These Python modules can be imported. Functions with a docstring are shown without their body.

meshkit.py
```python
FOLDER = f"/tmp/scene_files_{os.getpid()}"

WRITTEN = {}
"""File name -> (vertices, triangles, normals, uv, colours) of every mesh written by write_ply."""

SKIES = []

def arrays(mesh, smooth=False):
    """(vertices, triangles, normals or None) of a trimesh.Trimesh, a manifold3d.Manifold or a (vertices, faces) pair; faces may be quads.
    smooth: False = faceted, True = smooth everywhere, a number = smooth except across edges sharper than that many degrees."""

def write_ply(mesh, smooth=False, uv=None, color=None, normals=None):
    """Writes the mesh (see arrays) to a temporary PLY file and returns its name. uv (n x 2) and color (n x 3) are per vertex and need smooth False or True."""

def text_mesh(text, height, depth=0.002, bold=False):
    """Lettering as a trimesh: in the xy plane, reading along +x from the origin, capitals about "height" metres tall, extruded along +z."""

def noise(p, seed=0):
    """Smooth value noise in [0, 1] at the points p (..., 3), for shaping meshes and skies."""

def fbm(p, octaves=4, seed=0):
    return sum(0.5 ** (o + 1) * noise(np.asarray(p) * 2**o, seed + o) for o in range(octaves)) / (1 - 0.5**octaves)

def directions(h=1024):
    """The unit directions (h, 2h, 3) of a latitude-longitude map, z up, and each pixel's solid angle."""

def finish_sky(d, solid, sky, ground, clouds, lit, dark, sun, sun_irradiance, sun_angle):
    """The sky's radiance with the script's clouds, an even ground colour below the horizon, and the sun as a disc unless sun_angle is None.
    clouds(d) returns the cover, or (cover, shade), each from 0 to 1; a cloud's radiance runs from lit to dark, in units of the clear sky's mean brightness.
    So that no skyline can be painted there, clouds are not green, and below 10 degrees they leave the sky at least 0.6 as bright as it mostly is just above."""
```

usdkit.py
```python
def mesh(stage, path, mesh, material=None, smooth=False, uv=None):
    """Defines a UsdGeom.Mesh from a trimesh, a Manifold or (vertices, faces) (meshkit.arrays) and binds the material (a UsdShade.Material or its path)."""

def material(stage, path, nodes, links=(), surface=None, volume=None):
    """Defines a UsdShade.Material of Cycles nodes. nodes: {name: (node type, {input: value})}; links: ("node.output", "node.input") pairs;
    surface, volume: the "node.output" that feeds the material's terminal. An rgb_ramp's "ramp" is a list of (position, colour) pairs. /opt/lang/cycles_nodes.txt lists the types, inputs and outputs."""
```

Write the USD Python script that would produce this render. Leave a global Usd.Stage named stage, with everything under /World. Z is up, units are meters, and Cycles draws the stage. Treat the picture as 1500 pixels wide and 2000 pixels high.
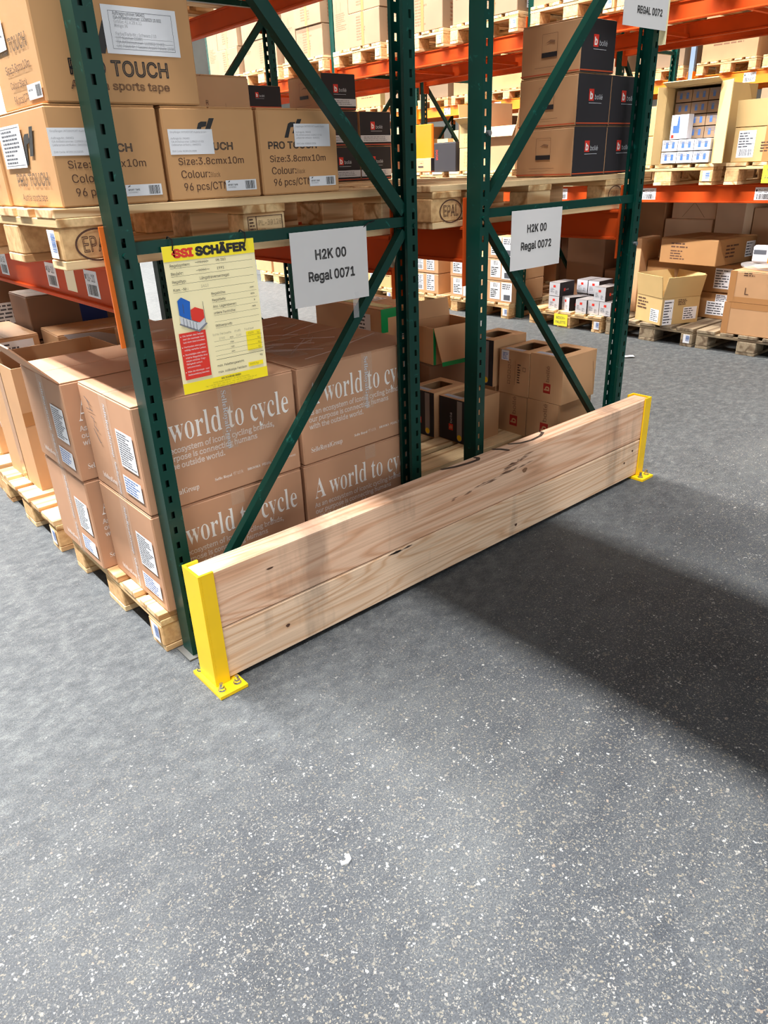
import math, random, glob
import numpy as np, trimesh, usdkit
from pxr import Usd, UsdGeom, UsdLux, UsdShade, Gf, Sdf
from shapely.geometry import Polygon, box as sbox
from shapely.ops import unary_union
from shapely import affinity

random.seed(7); np.random.seed(7)
stage = Usd.Stage.CreateInMemory()
W = '/World'
UsdGeom.Xform.Define(stage, W); UsdGeom.Scope.Define(stage, W + '/Looks')
stage.SetDefaultPrim(stage.GetPrimAtPath(W))
UsdGeom.SetStageUpAxis(stage, 'Z'); UsdGeom.SetStageMetersPerUnit(stage, 1.0)

# ------------------------------------------------------------------ camera (solved from the photograph)
YAW, PITCH, ROLL, CAM, FPX = .6957, .4469, -.0409, (-.7114, -1.6668, 1.3977), 1403.06
d_ = np.array([math.sin(YAW) * math.cos(PITCH), math.cos(YAW) * math.cos(PITCH), -math.sin(PITCH)])
r_ = np.array([math.cos(YAW), -math.sin(YAW), 0]); u_ = np.cross(r_, d_)
right = r_ * math.cos(ROLL) + u_ * math.sin(ROLL); up = -r_ * math.sin(ROLL) + u_ * math.cos(ROLL)
cam = UsdGeom.Camera.Define(stage, W + '/camera')
cam.AddTransformOp().Set(Gf.Matrix4d(*right, 0, *up, 0, *(-d_), 0, *CAM, 1))
cam.CreateHorizontalApertureAttr(36.0); cam.CreateVerticalApertureAttr(48.0)
cam.CreateFocalLengthAttr(36.0 * FPX / 1500); cam.CreateClippingRangeAttr(Gf.Vec2f(.05, 500))
cam.CreateExposureAttr(-.03)

# ------------------------------------------------------------------ light: sun through the glazed roof, sky as fill
TILT, LZ = .33, 13.0                                   # daylight comes down through one long rooflight strip that runs along the aisles
strip = UsdLux.RectLight.Define(stage, W + '/rooflight_strip')
LX = 1.135 - TILT * LZ
strip.AddTransformOp().Set(Gf.Matrix4d(1, 0, 0, 0, 0, 1, 0, 0, 0, 0, 1, 0, LX, 8, LZ, 1))
strip.CreateWidthAttr(.26); strip.CreateHeightAttr(24.0); strip.CreateIntensityAttr(720.0); strip.CreateColorAttr(Gf.Vec3f(1, .99, .97))
strip2 = UsdLux.RectLight.Define(stage, W + '/rooflight_strip_far_aisle')
strip2.AddTransformOp().Set(Gf.Matrix4d(1, 0, 0, 0, 0, 1, 0, 0, 0, 0, 1, 0, 3.3, 14, 9.5, 1))
strip2.CreateWidthAttr(.4); strip2.CreateHeightAttr(24.0); strip2.CreateIntensityAttr(270.0); strip2.CreateColorAttr(Gf.Vec3f(1, .95, .86))
door = UsdLux.RectLight.Define(stage, W + '/dock_door_daylight')                # open dock doors in the wall behind the viewer
door.AddTransformOp().Set(Gf.Matrix4d(1, 0, 0, 0, 0, 0, 1, 0, 0, -1, 0, 0, -1.0, -13.8, 2.6, 1))
door.CreateWidthAttr(18.0); door.CreateHeightAttr(4.6); door.CreateIntensityAttr(1.3); door.CreateColorAttr(Gf.Vec3f(.97, .98, 1.0))
sky = UsdLux.DomeLight.Define(stage, W + '/sky')
sky.CreateIntensityAttr(.22); sky.CreateColorAttr(Gf.Vec3f(.86, .93, 1.0))

# ------------------------------------------------------------------ helpers: prims
GROUPS = dict(rack_frame='slotted rack frames', rack_beam='rack beams between the frames', euro_pallet='wooden euro pallets', carton='brown cartons in the racks', pale_carton='pale export cartons', goggle_carton='goggle cartons', helmet_carton='helmet cartons', small_box='small boxes in the display carton', goggle_box='small goggle boxes', guard_plank='barrier planks', plank_post='barrier posts', paper_sign='paper signs on the braces')
_names = {}
def numbered(path):
    n = _names.get(path, 0); _names[path] = n + 1
    return path if n == 0 else f'{path}_{n:03d}'
def thing(name, label, cat, loc=(0, 0, 0), rz=0, group=None, kind=None, rot=None):
    x = UsdGeom.Xform.Define(stage, numbered(f'{W}/{name}'))
    x.AddTranslateOp().Set(Gf.Vec3d(*map(float, loc)))
    if rz: x.AddRotateZOp().Set(float(rz))
    if rot: x.AddRotateXYZOp().Set(Gf.Vec3f(*rot))
    p = x.GetPrim(); p.SetCustomDataByKey('label', label); group = group or GROUPS.get(name)
    if cat: p.SetCustomDataByKey('category', cat)
    if group: p.SetCustomDataByKey('group', group)
    if kind: p.SetCustomDataByKey('kind', kind)
    return p
def part(parent, name, mesh, m, label=None, kind=None, smooth=False):
    p = usdkit.mesh(stage, numbered(f'{parent.GetPath()}/{name}'), mesh, M[m], smooth=smooth).GetPrim()
    if label: p.SetCustomDataByKey('label', label)
    if kind: p.SetCustomDataByKey('kind', kind)
    return p
def single(name, label, cat, mesh, m, group=None, kind=None, smooth=False):
    p = usdkit.mesh(stage, numbered(f'{W}/{name}'), mesh, M[m], smooth=smooth).GetPrim()
    p.SetCustomDataByKey('label', label)
    if cat: p.SetCustomDataByKey('category', cat)
    if group: p.SetCustomDataByKey('group', group)
    if kind: p.SetCustomDataByKey('kind', kind)
    return p

# ------------------------------------------------------------------ helpers: meshes
def bx(x0, y0, z0, x1, y1, z1, c=0.0):
    """a box; c > 0 chamfers its twelve edges"""
    if c <= 0:
        m = trimesh.creation.box((x1 - x0, y1 - y0, z1 - z0)); m.apply_translation(((x0 + x1) / 2, (y0 + y1) / 2, (z0 + z1) / 2))
        return m
    pts = []
    for sx in (0, 1):
        for sy in (0, 1):
            for sz in (0, 1):
                p = np.array([x1 if sx else x0, y1 if sy else y0, z1 if sz else z0]); s = np.array([-c if k else c for k in (sx, sy, sz)])
                for k in range(3):
                    q = p + s; q[k] = p[k]; pts.append(q)
    return trimesh.convex.convex_hull(np.array(pts))
def cat_(ms): return trimesh.util.concatenate(ms)
def bar(p0, p1, w, d, side):
    """a flat bar from p0 to p1: w wide in the plane across SIDE, d deep along SIDE"""
    p0, p1, s = map(lambda a: np.array(a, float), (p0, p1, side)); t = p1 - p0; L = np.linalg.norm(t); t /= L
    s = s - t * (s @ t); s /= np.linalg.norm(s); n = np.cross(t, s)
    m = trimesh.creation.box((L, w, d)); T = np.eye(4); T[:3, 0], T[:3, 1], T[:3, 2], T[:3, 3] = t, n, s, (p0 + p1) / 2
    if np.linalg.det(T[:3, :3]) < 0: T[:3, 1] *= -1
    m.apply_transform(T); return m
def channel(p0, p1, w, depth, side, t=.003):
    """a C section brace: web facing against SIDE, two flanges along SIDE"""
    s = np.array(side, float); tt = np.array(p1, float) - np.array(p0, float); tt /= np.linalg.norm(tt); n = np.cross(tt, s)
    off = lambda a, k, q: np.array(a, float) + n * k + s * q
    return cat_([bar(p0, p1, w, t, side), bar(off(p0, w / 2 - t / 2, depth / 2), off(p1, w / 2 - t / 2, depth / 2), t, depth, side),
                 bar(off(p0, -w / 2 + t / 2, depth / 2), off(p1, -w / 2 + t / 2, depth / 2), t, depth, side)])
def cyl(r, h, at=(0, 0, 0), n=16, axis=2):
    m = trimesh.creation.cylinder(r, h, sections=n)
    if axis == 1: m.apply_transform(trimesh.transformations.rotation_matrix(math.pi / 2, [1, 0, 0]))
    if axis == 0: m.apply_transform(trimesh.transformations.rotation_matrix(math.pi / 2, [0, 1, 0]))
    m.apply_translation(at); return m
def tube(pts, r, n=6):
    out = []
    for a, b in zip(pts[:-1], pts[1:]): out.append(trimesh.creation.cylinder(r, segment=(a, b), sections=n))
    return cat_(out)

# ------------------------------------------------------------------ helpers: flat print (2-D meshes: vertices, triangles)
from PIL import ImageFont
_FD = glob.glob('/opt/blender-*/*/datafiles/fonts')[0]
_F = {k: ImageFont.truetype(f'{_FD}/{f}', 96) for k, f in dict(sans='Inter.woff2', mono='DejaVuSansMono.woff2', math='NotoSansMath-Regular.woff2', noto='Noto Sans CJK Regular.woff2').items()}
def _serif(s): return ''.join(chr(0x1D400 + ord(c) - 65) if 'A' <= c <= 'Z' else chr(0x1D41A + ord(c) - 97) if 'a' <= c <= 'z' else c for c in s)
_gl = {}
def glyph(text, font='sans', bold=0, tol=.7, thin=0):
    key = (text, font, bold, tol, thin)
    if key in _gl: return _gl[key]
    f = _F['math' if font == 'serif' else font]; s = _serif(text) if font == 'serif' else text
    x0, y0, x1, y1 = f.getbbox(s, anchor='ls', stroke_width=bold)
    mask, off = f.getmask2(s, mode='L', anchor='ls', stroke_width=bold)
    a = np.asarray(mask, dtype=np.uint8).reshape(mask.size[1], mask.size[0]) > 127
    on = np.pad(a, ((0, 0), (1, 1))).astype(np.int8); rows, st = np.nonzero(np.diff(on, axis=1) == 1); en = np.nonzero(np.diff(on, axis=1) == -1)[1]
    g = unary_union([sbox(p, -r - 1, q, -r) for r, p, q in zip(rows, st, en)]).buffer(.6).buffer(-.6)
    if thin: g = g.intersection(affinity.translate(g, thin, 0))
    g = g.simplify(tol)
    cap = {'sans': 70., 'mono': 70., 'serif': 64., 'noto': 70.}[font]
    g = affinity.affine_transform(g, [1 / cap, 0, 0, 1 / cap, x0 / cap, -y0 / cap])
    _gl[key] = tri2(g); return _gl[key]
def tri2(g):
    V, F, n = [], [], 0
    for p in getattr(g, 'geoms', [g]):
        if p.is_empty or p.geom_type != 'Polygon' or p.area < 1e-9: continue
        v, f = trimesh.creation.triangulate_polygon(p, engine='earcut')
        V.append(v); F.append(f + n); n += len(v)
    return (np.vstack(V), np.vstack(F)) if V else (np.zeros((0, 2)), np.zeros((0, 3), int))
def join2(ms):
    V, F, n = [], [], 0
    for v, f in ms:
        V.append(v); F.append(f + n); n += len(v)
    return np.vstack(V), np.vstack(F)
def T(text, h, u, v, font='sans', bold=0, wide=1.0, rot=0, anchor='l', width=None, tol=.7, thin=0):
    """text with capitals h tall, baseline start (or centre, end) at (u, v); width fits it"""
    a, f = glyph(text, font, bold, tol, thin); a = a * h
    if width: wide = width / (a[:, 0].max() - a[:, 0].min())
    a = a * [wide, 1]
    if anchor == 'c': a = a - [(a[:, 0].max() + a[:, 0].min()) / 2, 0]
    if anchor == 'r': a = a - [a[:, 0].max(), 0]
    c, s = math.cos(math.radians(rot)), math.sin(math.radians(rot))
    return a @ np.array([[c, s], [-s, c]]) + [u, v], f
def R(u0, v0, u1, v1): return np.array([[u0, v0], [u1, v0], [u1, v1], [u0, v1]], float), np.array([[0, 1, 2], [0, 2, 3]])
def PG(pts): return tri2(Polygon(pts))
def frame2(u0, v0, u1, v1, t): return join2([R(u0, v0, u1, v0 + t), R(u0, v1 - t, u1, v1), R(u0, v0 + t, u0 + t, v1 - t), R(u1 - t, v0 + t, u1, v1 - t)])
def rot2(m, a, c=(0, 0)):
    k, s = math.cos(math.radians(a)), math.sin(math.radians(a))
    return (m[0] - c) @ np.array([[k, s], [-s, k]]) + c, m[1]
def mv(m, du, dv): return m[0] + [du, dv], m[1]
def greek(u0, v0, u1, v1, n, seed=0, fill=.45, ragged=.5):
    """lines of print too small to read in the photograph"""
    rg = random.Random(seed); out = []; p = (v1 - v0) / n
    for k in range(n):
        y = v1 - (k + .75) * p; x = u0; e = u0 + (u1 - u0) * rg.uniform(1 - ragged, 1)
        while x < e:
            w = min(rg.uniform(.8, 3.0) * p, e - x); out.append(R(x, y, x + w, y + p * fill)); x += w + p * .35
    return join2(out)
def barcode(u0, v0, u1, v1, seed=0, n=22):
    rg = random.Random(seed); ws = [rg.choice((1, 1, 2, 3)) for _ in range(2 * n)]; s = (u1 - u0) / sum(ws); x = u0; out = []
    for k, w in enumerate(ws):
        if k % 2 == 0: out.append(R(x, v0, x + w * s, v1))
        x += w * s
    return join2(out)
def on_face(m2, face, dims, o):
    v, f = m2; sx, sy, sz = dims; u, w = v[:, 0], v[:, 1]; c = np.full(len(v), 0.0)
    V = {'f': (u, c - o, w), 'l': (c - o, sy - u, w), 'r': (c + sx + o, u, w), 't': (u, w, c + sz + o), 'k': (sx - u, c + sy + o, w)}[face]
    return np.stack(V, 1), f

# ------------------------------------------------------------------ materials
M = {}
def mat(name, nodes, links, surface='p.BSDF'):
    M[name] = usdkit.material(stage, f'{W}/Looks/{name}', nodes, links, surface=surface)
def plain(name, c, rough=.5, metal=0, spec=.5, **k):
    mat(name, {'p': ('principled_bsdf', dict(base_color=c, roughness=rough, metallic=metal, specular_ior_level=spec, **k))}, [])
def srgb(r, g, b): return tuple(((c / 255) / 12.92 if c / 255 <= .04045 else ((c / 255 + .055) / 1.055) ** 2.4) for c in (r, g, b))
def mottled(name, c1, c2, scale=6, rough=.55, spec=.5, bump=0, bscale=60, detail=4, dist=.002, stretch=(1, 1, 1), metal=0, lo=.35, hi=.65):
    nodes = {'tc': ('texture_coordinate', {}), 'oi': ('object_info', {}), 'mp': ('mapping', {'scale': stretch}), 'am': ('math', {'math_type': 'multiply', 'value2': 37.0}),
             'n': ('noise_texture', {'scale': scale, 'detail': detail, 'dimensions': '4D'}), 'r': ('rgb_ramp', {'ramp': [(lo, c1), (hi, c2)]}),
             'p': ('principled_bsdf', {'roughness': rough, 'specular_ior_level': spec, 'metallic': metal})}
    links = [('tc.object', 'mp.vector'), ('mp.vector', 'n.vector'), ('oi.random', 'am.value1'), ('am.value', 'n.w'), ('n.fac', 'r.fac'), ('r.color', 'p.base_color')]
    if bump:
        nodes['bn'] = ('noise_texture', {'scale': bscale, 'detail': 3}); nodes['b'] = ('bump', {'strength': bump, 'distance': dist})
        links += [('mp.vector', 'bn.vector'), ('bn.fac', 'b.height'), ('b.normal', 'p.normal')]
    mat(name, nodes, links)
def wood(name, light, dark, axis=0, ring=9, fine=80, rough=.65, dirt=None, dirt_lo=.6, dirt_hi=.75, dirt_scale=(1, 1, 1), dirt_max=1.0):
    """board grain along an axis: stretched noise rings, fine streaks, dirt in blotches"""
    st = [7, 7, 7]; st[axis] = .55; fs = [fine, fine, fine]; fs[axis] = 1.6
    nodes = {'tc': ('texture_coordinate', {}), 'oi': ('object_info', {}), 'am': ('math', {'math_type': 'multiply', 'value2': 53.0}),
             'mp': ('mapping', {'scale': tuple(st)}), 'mf': ('mapping', {'scale': tuple(fs)}),
             'n': ('noise_texture', {'scale': 1.0, 'detail': 2.0, 'roughness': .45, 'dimensions': '4D', 'distortion': .4}),
             'mul': ('math', {'math_type': 'multiply', 'value2': float(ring)}), 'fr': ('math', {'math_type': 'pingpong', 'value2': .5}), 'm2': ('math', {'math_type': 'multiply', 'value2': 2.0}),
             'r': ('rgb_ramp', {'ramp': [(0, light), (.5, tuple(.88 * a + .12 * b for a, b in zip(light, dark))), (.86, dark), (1, tuple(.92 * b for b in dark))]}),
             'nf': ('noise_texture', {'scale': 1.0, 'detail': 3.0}), 'rf': ('rgb_ramp', {'ramp': [(.34, (.84, .81, .78)), (.58, (1.02, 1.02, 1.02))]}),
             'mx': ('mix', {'mix_type': 'multiply', 'fac': 1.0}), 'p': ('principled_bsdf', {'roughness': rough, 'specular_ior_level': .3}), 'b': ('bump', {'strength': .25, 'distance': .002})}
    links = [('tc.object', 'mp.vector'), ('tc.object', 'mf.vector'), ('mp.vector', 'n.vector'), ('oi.random', 'am.value1'), ('am.value', 'n.w'), ('n.fac', 'mul.value1'), ('mul.value', 'fr.value1'), ('fr.value', 'm2.value1'), ('m2.value', 'r.fac'),
             ('mf.vector', 'nf.vector'), ('nf.fac', 'rf.fac'), ('r.color', 'mx.color1'), ('rf.color', 'mx.color2'), ('nf.fac', 'b.height'), ('b.normal', 'p.normal')]
    if dirt:
        nodes |= {'md': ('mapping', {'scale': dirt_scale}), 'nd': ('noise_texture', {'scale': 3.2, 'detail': 5.0, 'roughness': .6}), 'rd': ('rgb_ramp', {'ramp': [(dirt_lo, (0, 0, 0)), (dirt_hi, (dirt_max,) * 3)]}), 'dx': ('mix', {'mix_type': 'mix', 'color2': dirt})}
        links += [('tc.object', 'md.vector'), ('md.vector', 'nd.vector'), ('nd.fac', 'rd.fac'), ('rd.color', 'dx.fac'), ('mx.color', 'dx.color1'), ('dx.color', 'p.base_color')]
    else: links.append(('mx.color', 'p.base_color'))
    mat(name, nodes, links)

def paint(name, c, rough=.35, wear=None, amount=.72, spec=.5):
    """gloss paint with scuffs"""
    wear = wear or tuple(min(1, x * 2.2 + .03) for x in c)
    nodes = {'tc': ('texture_coordinate', {}), 'n': ('noise_texture', {'scale': 26, 'detail': 6, 'roughness': .7, 'distortion': .6}), 'r': ('rgb_ramp', {'ramp': [(amount, c), (amount + .06, wear)]}),
             'n2': ('noise_texture', {'scale': 3, 'detail': 3}), 'r2': ('rgb_ramp', {'ramp': [(.3, (.82, .82, .82)), (.7, (1.08, 1.08, 1.08))]}), 'mx': ('mix', {'mix_type': 'multiply', 'fac': 1.0}),
             'p': ('principled_bsdf', {'roughness': rough, 'specular_ior_level': spec})}
    mat(name, nodes, [('tc.object', 'n.vector'), ('tc.object', 'n2.vector'), ('n.fac', 'r.fac'), ('n2.fac', 'r2.fac'), ('r.color', 'mx.color1'), ('r2.color', 'mx.color2'), ('mx.color', 'p.base_color')])
paint('green_paint', srgb(4, 58, 49), .36, srgb(26, 96, 86), .62, .26)
paint('orange_paint', srgb(204, 78, 26), .6, srgb(212, 120, 78), .76, .12)
paint('bright_orange_paint', srgb(244, 120, 40), .4)
paint('amber_paint', srgb(246, 132, 12), .5)
paint('yellow_paint', srgb(252, 205, 12), .4, srgb(225, 195, 110), .74)
plain('galvanised', srgb(170, 175, 180), .35, .9); plain('steel_bolt', srgb(205, 205, 200), .22, 1.0); plain('grey_steel', srgb(125, 125, 122), .5, .7)
plain('blue_grey_paint', srgb(130, 150, 175), .5)
wood('timber', srgb(240, 208, 178), srgb(224, 182, 146), 0, 16, 120, .6, srgb(112, 98, 88), .55, .68, (1.3, 1, .3), .46)
wood('timber_pink', srgb(238, 198, 168), srgb(222, 172, 138), 0, 14, 120, .6, srgb(112, 92, 80), .55, .68, (1.3, 1, .3), .46)
wood('pallet_x', srgb(236, 205, 158), srgb(190, 145, 98), 0, 5, 70, .7, srgb(176, 146, 110), .60, .85)
wood('pallet_y', srgb(230, 196, 145), srgb(186, 140, 90), 1, 5, 70, .7, srgb(176, 146, 110), .60, .85)
wood('pallet_old_x', srgb(160, 144, 120), srgb(118, 100, 80), 0, 5, 70, .75, srgb(105, 92, 78), .55, .75)
wood('pallet_old_y', srgb(152, 136, 110), srgb(112, 94, 74), 1, 5, 70, .75, srgb(105, 92, 78), .55, .75)
mottled('chipwood', srgb(200, 155, 106), srgb(228, 188, 134), 46, .75, .3, .3, 60)
def card(name, c, v=.10, spec=.25):
    a = tuple(x * (1 - v) for x in c); b = tuple(min(1, x * (1 + v)) for x in c)
    mottled(name, a, b, 3.0, .62, spec, .12, 260, 6, .0006, lo=.3, hi=.7)
card('kraft', srgb(196, 152, 112)); card('kraft_red', srgb(192, 147, 116)); card('kraft_warm', srgb(200, 152, 104)); card('kraft_pale', srgb(150, 124, 99))
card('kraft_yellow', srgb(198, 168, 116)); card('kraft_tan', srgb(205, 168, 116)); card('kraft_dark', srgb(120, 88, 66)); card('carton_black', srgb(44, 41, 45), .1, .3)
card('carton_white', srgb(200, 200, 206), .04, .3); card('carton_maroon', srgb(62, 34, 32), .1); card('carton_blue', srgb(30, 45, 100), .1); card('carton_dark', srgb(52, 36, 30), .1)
card('kraft_brown', srgb(160, 118, 76)); card('kraft_light', srgb(236, 206, 174)); plain('core_edge', srgb(226, 200, 165), .8); plain('paper', srgb(232, 233, 238), .45); plain('sign_paper', srgb(222, 220, 220), .3); plain('sign_yellow', srgb(255, 232, 30), .35); plain('sign_cream', srgb(250, 238, 190), .35)
plain('note_yellow', srgb(250, 235, 60), .5); plain('ink_black', srgb(22, 20, 22), .5); plain('ink_print', srgb(48, 48, 54), .6); plain('ink_soft', srgb(82, 84, 92), .6); plain('ink_grey', srgb(128, 130, 138), .6); plain('ink_brown', srgb(82, 52, 36), .7); plain('ink_faint', srgb(140, 100, 72), .7)
mat('scuff_soft', {'p': ('principled_bsdf', {'base_color': srgb(38, 32, 30), 'roughness': .8, 'alpha': .72})}, [])
mat('rub', {'p': ('principled_bsdf', {'base_color': srgb(96, 84, 76), 'roughness': .8, 'alpha': .30})}, [])
mat('rub_brown', {'p': ('principled_bsdf', {'base_color': srgb(98, 58, 42), 'roughness': .8, 'alpha': .42})}, [])
plain('ink_white', srgb(240, 236, 232), .6); plain('ink_red', srgb(222, 48, 32), .5); plain('ink_darkred', srgb(170, 34, 26), .5); plain('ink_blue', srgb(70, 110, 175), .5); plain('ink_strongblue', srgb(10, 95, 190), .5); plain('ink_orange', srgb(240, 84, 30), .5)
plain('ink_line', srgb(196, 78, 40), .5); plain('silver_print', srgb(205, 208, 214), .4); plain('tag_grey', srgb(150, 160, 180), .5); plain('panel_grey', srgb(138, 132, 132), .45); plain('yellow_seal', srgb(240, 200, 20), .4)
plain('green_tape', srgb(0, 150, 80), .28); plain('brown_tape', srgb(178, 128, 82), .2); plain('black_tie', srgb(18, 18, 20), .4); plain('plastic_orange', srgb(245, 130, 30), .35)
mat('clear_tape', {'p': ('principled_bsdf', {'base_color': srgb(236, 220, 200), 'roughness': .12, 'alpha': .16})}, [])
mat('film', {'p': ('principled_bsdf', {'base_color': (.92, .92, .95), 'roughness': .1, 'alpha': .16})}, [])
mat('white_dust', {'p': ('principled_bsdf', {'base_color': (.8, .8, .8), 'roughness': .9})}, [])
mottled('wall_paint', srgb(200, 200, 196), srgb(214, 214, 210), 1.5, .8)
mottled('scuff', srgb(44, 36, 33), srgb(96, 76, 64), 30, .8)
def floor_material():
    N = {'g': ('geometry', {}), 'wn': ('noise_texture', {'scale': 170.0, 'detail': 2.0}), 'wv': ('mapping', {'scale': (.011, .011, .011)}), 'wa': ('mix', {'mix_type': 'add', 'fac': 1.0}),
         'v3': ('voronoi_texture', {'scale': 240.0, 'randomness': 1.0}), 'l3': ('rgb_ramp', {'ramp': [(.20, (1, 1, 1)), (.36, (0, 0, 0))]}), 's3': ('separate_color', {}), 't3': ('math', {'math_type': 'greater_than', 'value2': .45}), 'k3': ('math', {'math_type': 'multiply'}), 'kd3': ('math', {'math_type': 'multiply'}), 'c3': ('mix', {'mix_type': 'mix', 'color2': srgb(126, 123, 116)}),
         'v1': ('voronoi_texture', {'scale': 60.0, 'randomness': 1.0}), 'l1': ('rgb_ramp', {'ramp': [(.15, (1, 1, 1)), (.27, (0, 0, 0))]}), 's1': ('separate_color', {}), 't1': ('math', {'math_type': 'greater_than', 'value2': .58}), 'k1': ('math', {'math_type': 'multiply'}),
         'v2': ('voronoi_texture', {'scale': 120.0, 'randomness': 1.0}), 'l2': ('rgb_ramp', {'ramp': [(.22, (1, 1, 1)), (.36, (0, 0, 0))]}), 's2': ('separate_color', {}), 't2': ('math', {'math_type': 'greater_than', 'value2': .30}), 'k2': ('math', {'math_type': 'multiply'}),
         'chip': ('rgb_ramp', {'ramp': [(0, srgb(104, 103, 99)), (.40, srgb(126, 119, 106)), (.62, srgb(98, 98, 98)), (.80, srgb(136, 132, 125)), (.93, srgb(186, 184, 178)), (1, srgb(126, 110, 96))]}),
         'na': ('noise_texture', {'scale': .9, 'detail': 6.0, 'roughness': .62, 'distortion': .5}), 'ra': ('rgb_ramp', {'ramp': [(.30, srgb(50, 53, 57)), (.5, srgb(67, 70, 74)), (.70, srgb(88, 91, 93))]}),
         'mpb': ('mapping', {'scale': (1.0, 3.2, 1.0), 'rotation': (0, 0, .5)}), 'nb': ('noise_texture', {'scale': 5.0, 'detail': 8.0, 'roughness': .7}), 'rb': ('rgb_ramp', {'ramp': [(.30, (.74, .75, .78)), (.5, (1, 1, 1)), (.72, (1.16, 1.14, 1.10))]}),
         'nc': ('noise_texture', {'scale': 260.0, 'detail': 3.0, 'roughness': .65}), 'rc': ('rgb_ramp', {'ramp': [(.35, (.6, .6, .62)), (.65, (1.35, 1.35, 1.35))]}),
         'mab': ('mix', {'mix_type': 'multiply', 'fac': 1.0}), 'mbc': ('mix', {'mix_type': 'multiply', 'fac': 1.0}), 'c1': ('mix', {'mix_type': 'mix'}), 'c2': ('mix', {'mix_type': 'mix'}),
         'dust': ('noise_texture', {'scale': 1.6, 'detail': 6.0, 'roughness': .6}), 'sp': ('separate_xyz', {}), 'dy': ('math', {'math_type': 'multiply_add', 'value2': 1.5, 'value3': -.75}), 'da': ('math', {'math_type': 'add'}), 'rd': ('map_range', {'range_type': 'smoothstep', 'from_min': -.85, 'from_max': .25, 'to_min': 1.0, 'to_max': .14, 'clamp': True}),
         'mns': ('mapping', {'scale': (1.0, 1.5, 1.0), 'rotation': (0, 0, -.55)}), 'ns': ('noise_texture', {'scale': 15.0, 'detail': 10.0, 'roughness': .85}), 'rs': ('rgb_ramp', {'ramp': [(.38, srgb(56, 60, 63)), (.50, srgb(80, 83, 85)), (.64, srgb(112, 115, 114))]}), 'di': ('math', {'math_type': 'multiply_add', 'value2': -.8, 'value3': .8}), 'ds': ('mix', {'mix_type': 'mix'}), 'kd1': ('math', {'math_type': 'multiply'}), 'kd2': ('math', {'math_type': 'multiply'}),
         'b': ('bump', {'strength': .25, 'distance': .002}), 'p': ('principled_bsdf', {'roughness': .6, 'specular_ior_level': .25})}
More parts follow.
